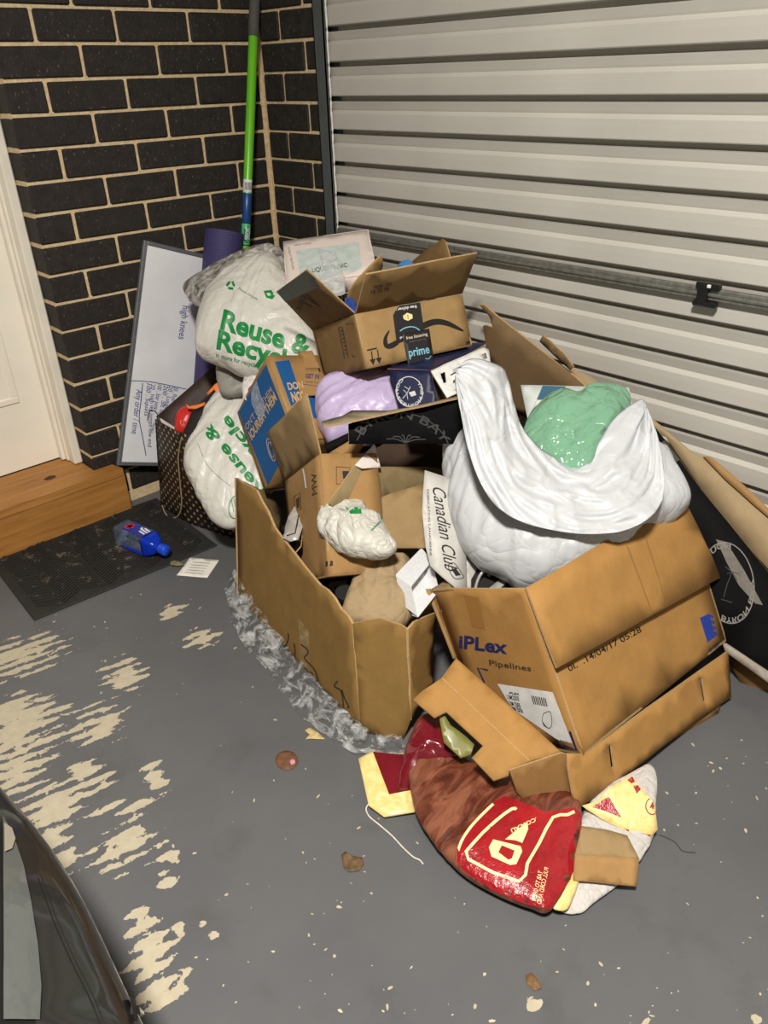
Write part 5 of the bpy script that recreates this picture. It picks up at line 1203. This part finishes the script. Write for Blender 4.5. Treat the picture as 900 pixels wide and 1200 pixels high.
bag('yellow_scrap', [(648, 1064), (652, 1045), (664, 1025), (675, 1018), (679, 1030), (672, 1050), (664, 1066)], Pl(atz(660, 1060, .03), atz(675, 1040, .03), atz(664, 1020, .035)), .008, .006, YEL, pfs, None, .004, 30, 10, floorz=.004)
# cardboard offcut lying on it
oc = thing('cardboard_offcut', 'folded tan cardboard offcut lying on the torn white sack paper', 'cardboard', atz(710, 1020))
pO = Pl(atz(678, 970, .085), atz(735, 975, .075), atz(690, 1002, .070))
card('upper_leaf', [(682, 968), (710, 972), (735, 979), (749, 1006), (674, 1001)], pO, (KRAFT_IN, KRAFT, KRAFT_EDGE), oc, .004, .001)
card('lower_leaf', [(674, 1001), (749, 1006), (746, 1039), (672, 1032)], Pl(pO.px(674, 1001), pO.px(749, 1006), atz(700, 1036, .035)), (KRAFT, KRAFT_IN, KRAFT_EDGE), oc, .004, .001)
gv = card('glassy_green_scrap', [(515, 842), (520, 836), (528, 850), (545, 862), (556, 872), (552, 884), (540, 888), (520, 870)], Pl(at(520, 845, 1.60), at(550, 870, 1.58), at(530, 880, 1.57)), plain('olive_liner', (118, 116, 62), .35, .2, 20), t=.003, warp=.004, ws=20)
tag(gv, 'olive green curled liner under the notched flap of the pipe box', 'packaging')

# ---- string
V, F = sweep(smooth_path([atz(u_, v_, z_) for u_, v_, z_ in ((433, 941, .012), (429, 948, .003), (433, 957, .003), (445, 967, .003), (460, 980, .003), (472, 993, .003), (484, 1004, .003), (492, 1008, .003), (496, 1013, .003))], 6), .0016, 7)
s_o = obj('string', V, F, plain('string_white', (206, 200, 190), .8, .15, 200), None, None, True); tag(s_o, 'white string trailing from the yellow sack end across the floor', 'string')
V, F = sweep(smooth_path([atz(u_, v_, .002) for u_, v_ in ((772, 978), (790, 986), (800, 997), (815, 999))], 6), .0006, 6)
s_o = obj('thread', V, F, INK, None, None, True); tag(s_o, 'thin dark thread curling on the floor right of the sack', 'thread')

# ---- scattered paint flakes
rf = random.Random(5); V = []; F = []
spots = [(rf.uniform(380, 900), rf.uniform(930, 1200)) for _ in range(75)]+[(rf.uniform(200, 460), rf.uniform(740, 1200)) for _ in range(55)]+[(rf.uniform(780, 900), rf.uniform(850, 1000)) for _ in range(20)]+[(rf.uniform(60, 280), rf.uniform(620, 760)) for _ in range(30)]
for (u_, v_) in spots:
    c_ = atz(u_, v_); r = rf.choice((.0008, .0010, .0014, .0020, .0028)); a0 = rf.uniform(0, 6.3); st2 = rf.uniform(1, 2.6); b_ = len(V); n_ = 6
    for i in range(n_):
        a = 2*math.pi*i/n_; x, y = r*st2*math.cos(a)*rf.uniform(.6, 1.2), r*math.sin(a)*rf.uniform(.6, 1.2)
        V.append(c_+Vector((x*math.cos(a0)-y*math.sin(a0), x*math.sin(a0)+y*math.cos(a0), .0004)))
    V += [p+Vector((0, 0, .0010)) for p in V[b_:b_+n_]]
    F.append(tuple(range(b_+n_, b_+2*n_))); F += [(b_+i, b_+(i+1) % n_, b_+n_+(i+1) % n_, b_+n_+i) for i in range(n_)]
fk = obj('paint_flakes', V, F, plain('flake_cream', (176, 166, 142), .8, .35, 30)); tag(fk, 'small pale paint flakes scattered over the grey floor', 'paint flakes', kind='stuff')

# ---- dark car, only its corner in view
car = thing('car', 'dark grey car whose rounded corner shows at the lower left', 'car', (-1.35, -2.0, 0))
k = N('car_paint'); k.set(Base_Color=lin((52, 51, 50)), Metallic=.55, Roughness=.28, Coat_Weight=.8, Coat_Roughness=.06); CARP = k.m
# bumper crown: silhouette line seen from above, then the skin falls away on both sides
sil = [(-130, 790, 1.30), (-60, 860, 1.22), (0, 928, 1.14), (28, 960, 1.10), (58, 1003, 1.06), (86, 1052, 1.02), (112, 1108, .985), (136, 1160, .955), (158, 1206, .93), (178, 1275, .90), (190, 1360, .87)]
S = smooth_path([at(*s_) for s_ in sil], 8)
nrm = []
for i, p in enumerate(S):
    t = (S[min(i+1, len(S)-1)]-S[max(i-1, 0)]); t.z = 0; t.normalize(); nrm.append(Vector((t.y, -t.x, 0)))
    if nrm[-1].x < 0: nrm[-1] = -nrm[-1]
# profile in (outward, up) from the crown line: bonnet edge, lamp shelf, crown, bumper face, sill
PR = [(-.60, .30), (-.42, .26), (-.26, .20), (-.16, .135), (-.10, .088), (-.055, .048), (-.025, .020), (-.006, .004), (.006, -.016), (.010, -.05), (.006, -.10), (-.02, -.18), (-.05, -.24)]
V = []; F = []; n_ = len(PR)
for p, nn in zip(S, nrm):
    for (a, h) in PR: q = p+nn*a+Zv*h; V.append(Vector((q.x, q.y, max(.12, q.z))))
for i in range(len(S)-1):
    for j in range(n_-1): F.append((i*n_+j, i*n_+j+1, (i+1)*n_+j+1, (i+1)*n_+j))
shell = obj('body_shell', V, F, CARP, car, None, True); md = shell.modifiers.new('thick', 'SOLIDIFY'); md.thickness = .004; md = shell.modifiers.new('sub', 'SUBSURF'); md.levels = 1; md.render_levels = 1
k = N('lamp_lens'); k.set(Base_Color=lin((96, 100, 98)), Roughness=.12, Coat_Weight=1.0, Metallic=.2); LENS = k.m
patch('headlamp_lens', [(0, 962), (6, 972), (14, 990), (24, 1020), (32, 1060), (40, 1110), (44, 1160), (42, 1200), (0, 1200)], shell, LENS, car, 14, eps=.008)
patch('indicator_lens', [(0, 972), (9, 978), (13, 990), (9, 1002), (0, 1006)], shell, plain('lens_pale', (150, 142, 128), .15, .05, 10, 0, 0, .5, .8), car, 8, eps=.011)
stroke('trim_strip', [(137, 1137), (145, 1148), (153, 1168), (159, 1196)], 3.0, shell, plain('chrome', (226, 226, 226), .12, .02, 5, 0, .9), car, eps=.010)
stroke('trim_gap', [(136, 1144), (143, 1158), (150, 1180), (154, 1200)], 5, shell, INK, car, eps=.008)
stroke('panel_gap', [(44, 1030), (62, 1080), (84, 1130), (104, 1170), (116, 1200)], 1.6, shell, INK, car, eps=.007)
V, F = sweep([(-1.45, -1.75, .31), (-1.25, -1.70, .31)], .30, 28); obj('tyre', V, F, plain('tyre_black', (24, 24, 24), .8), car, None, True)
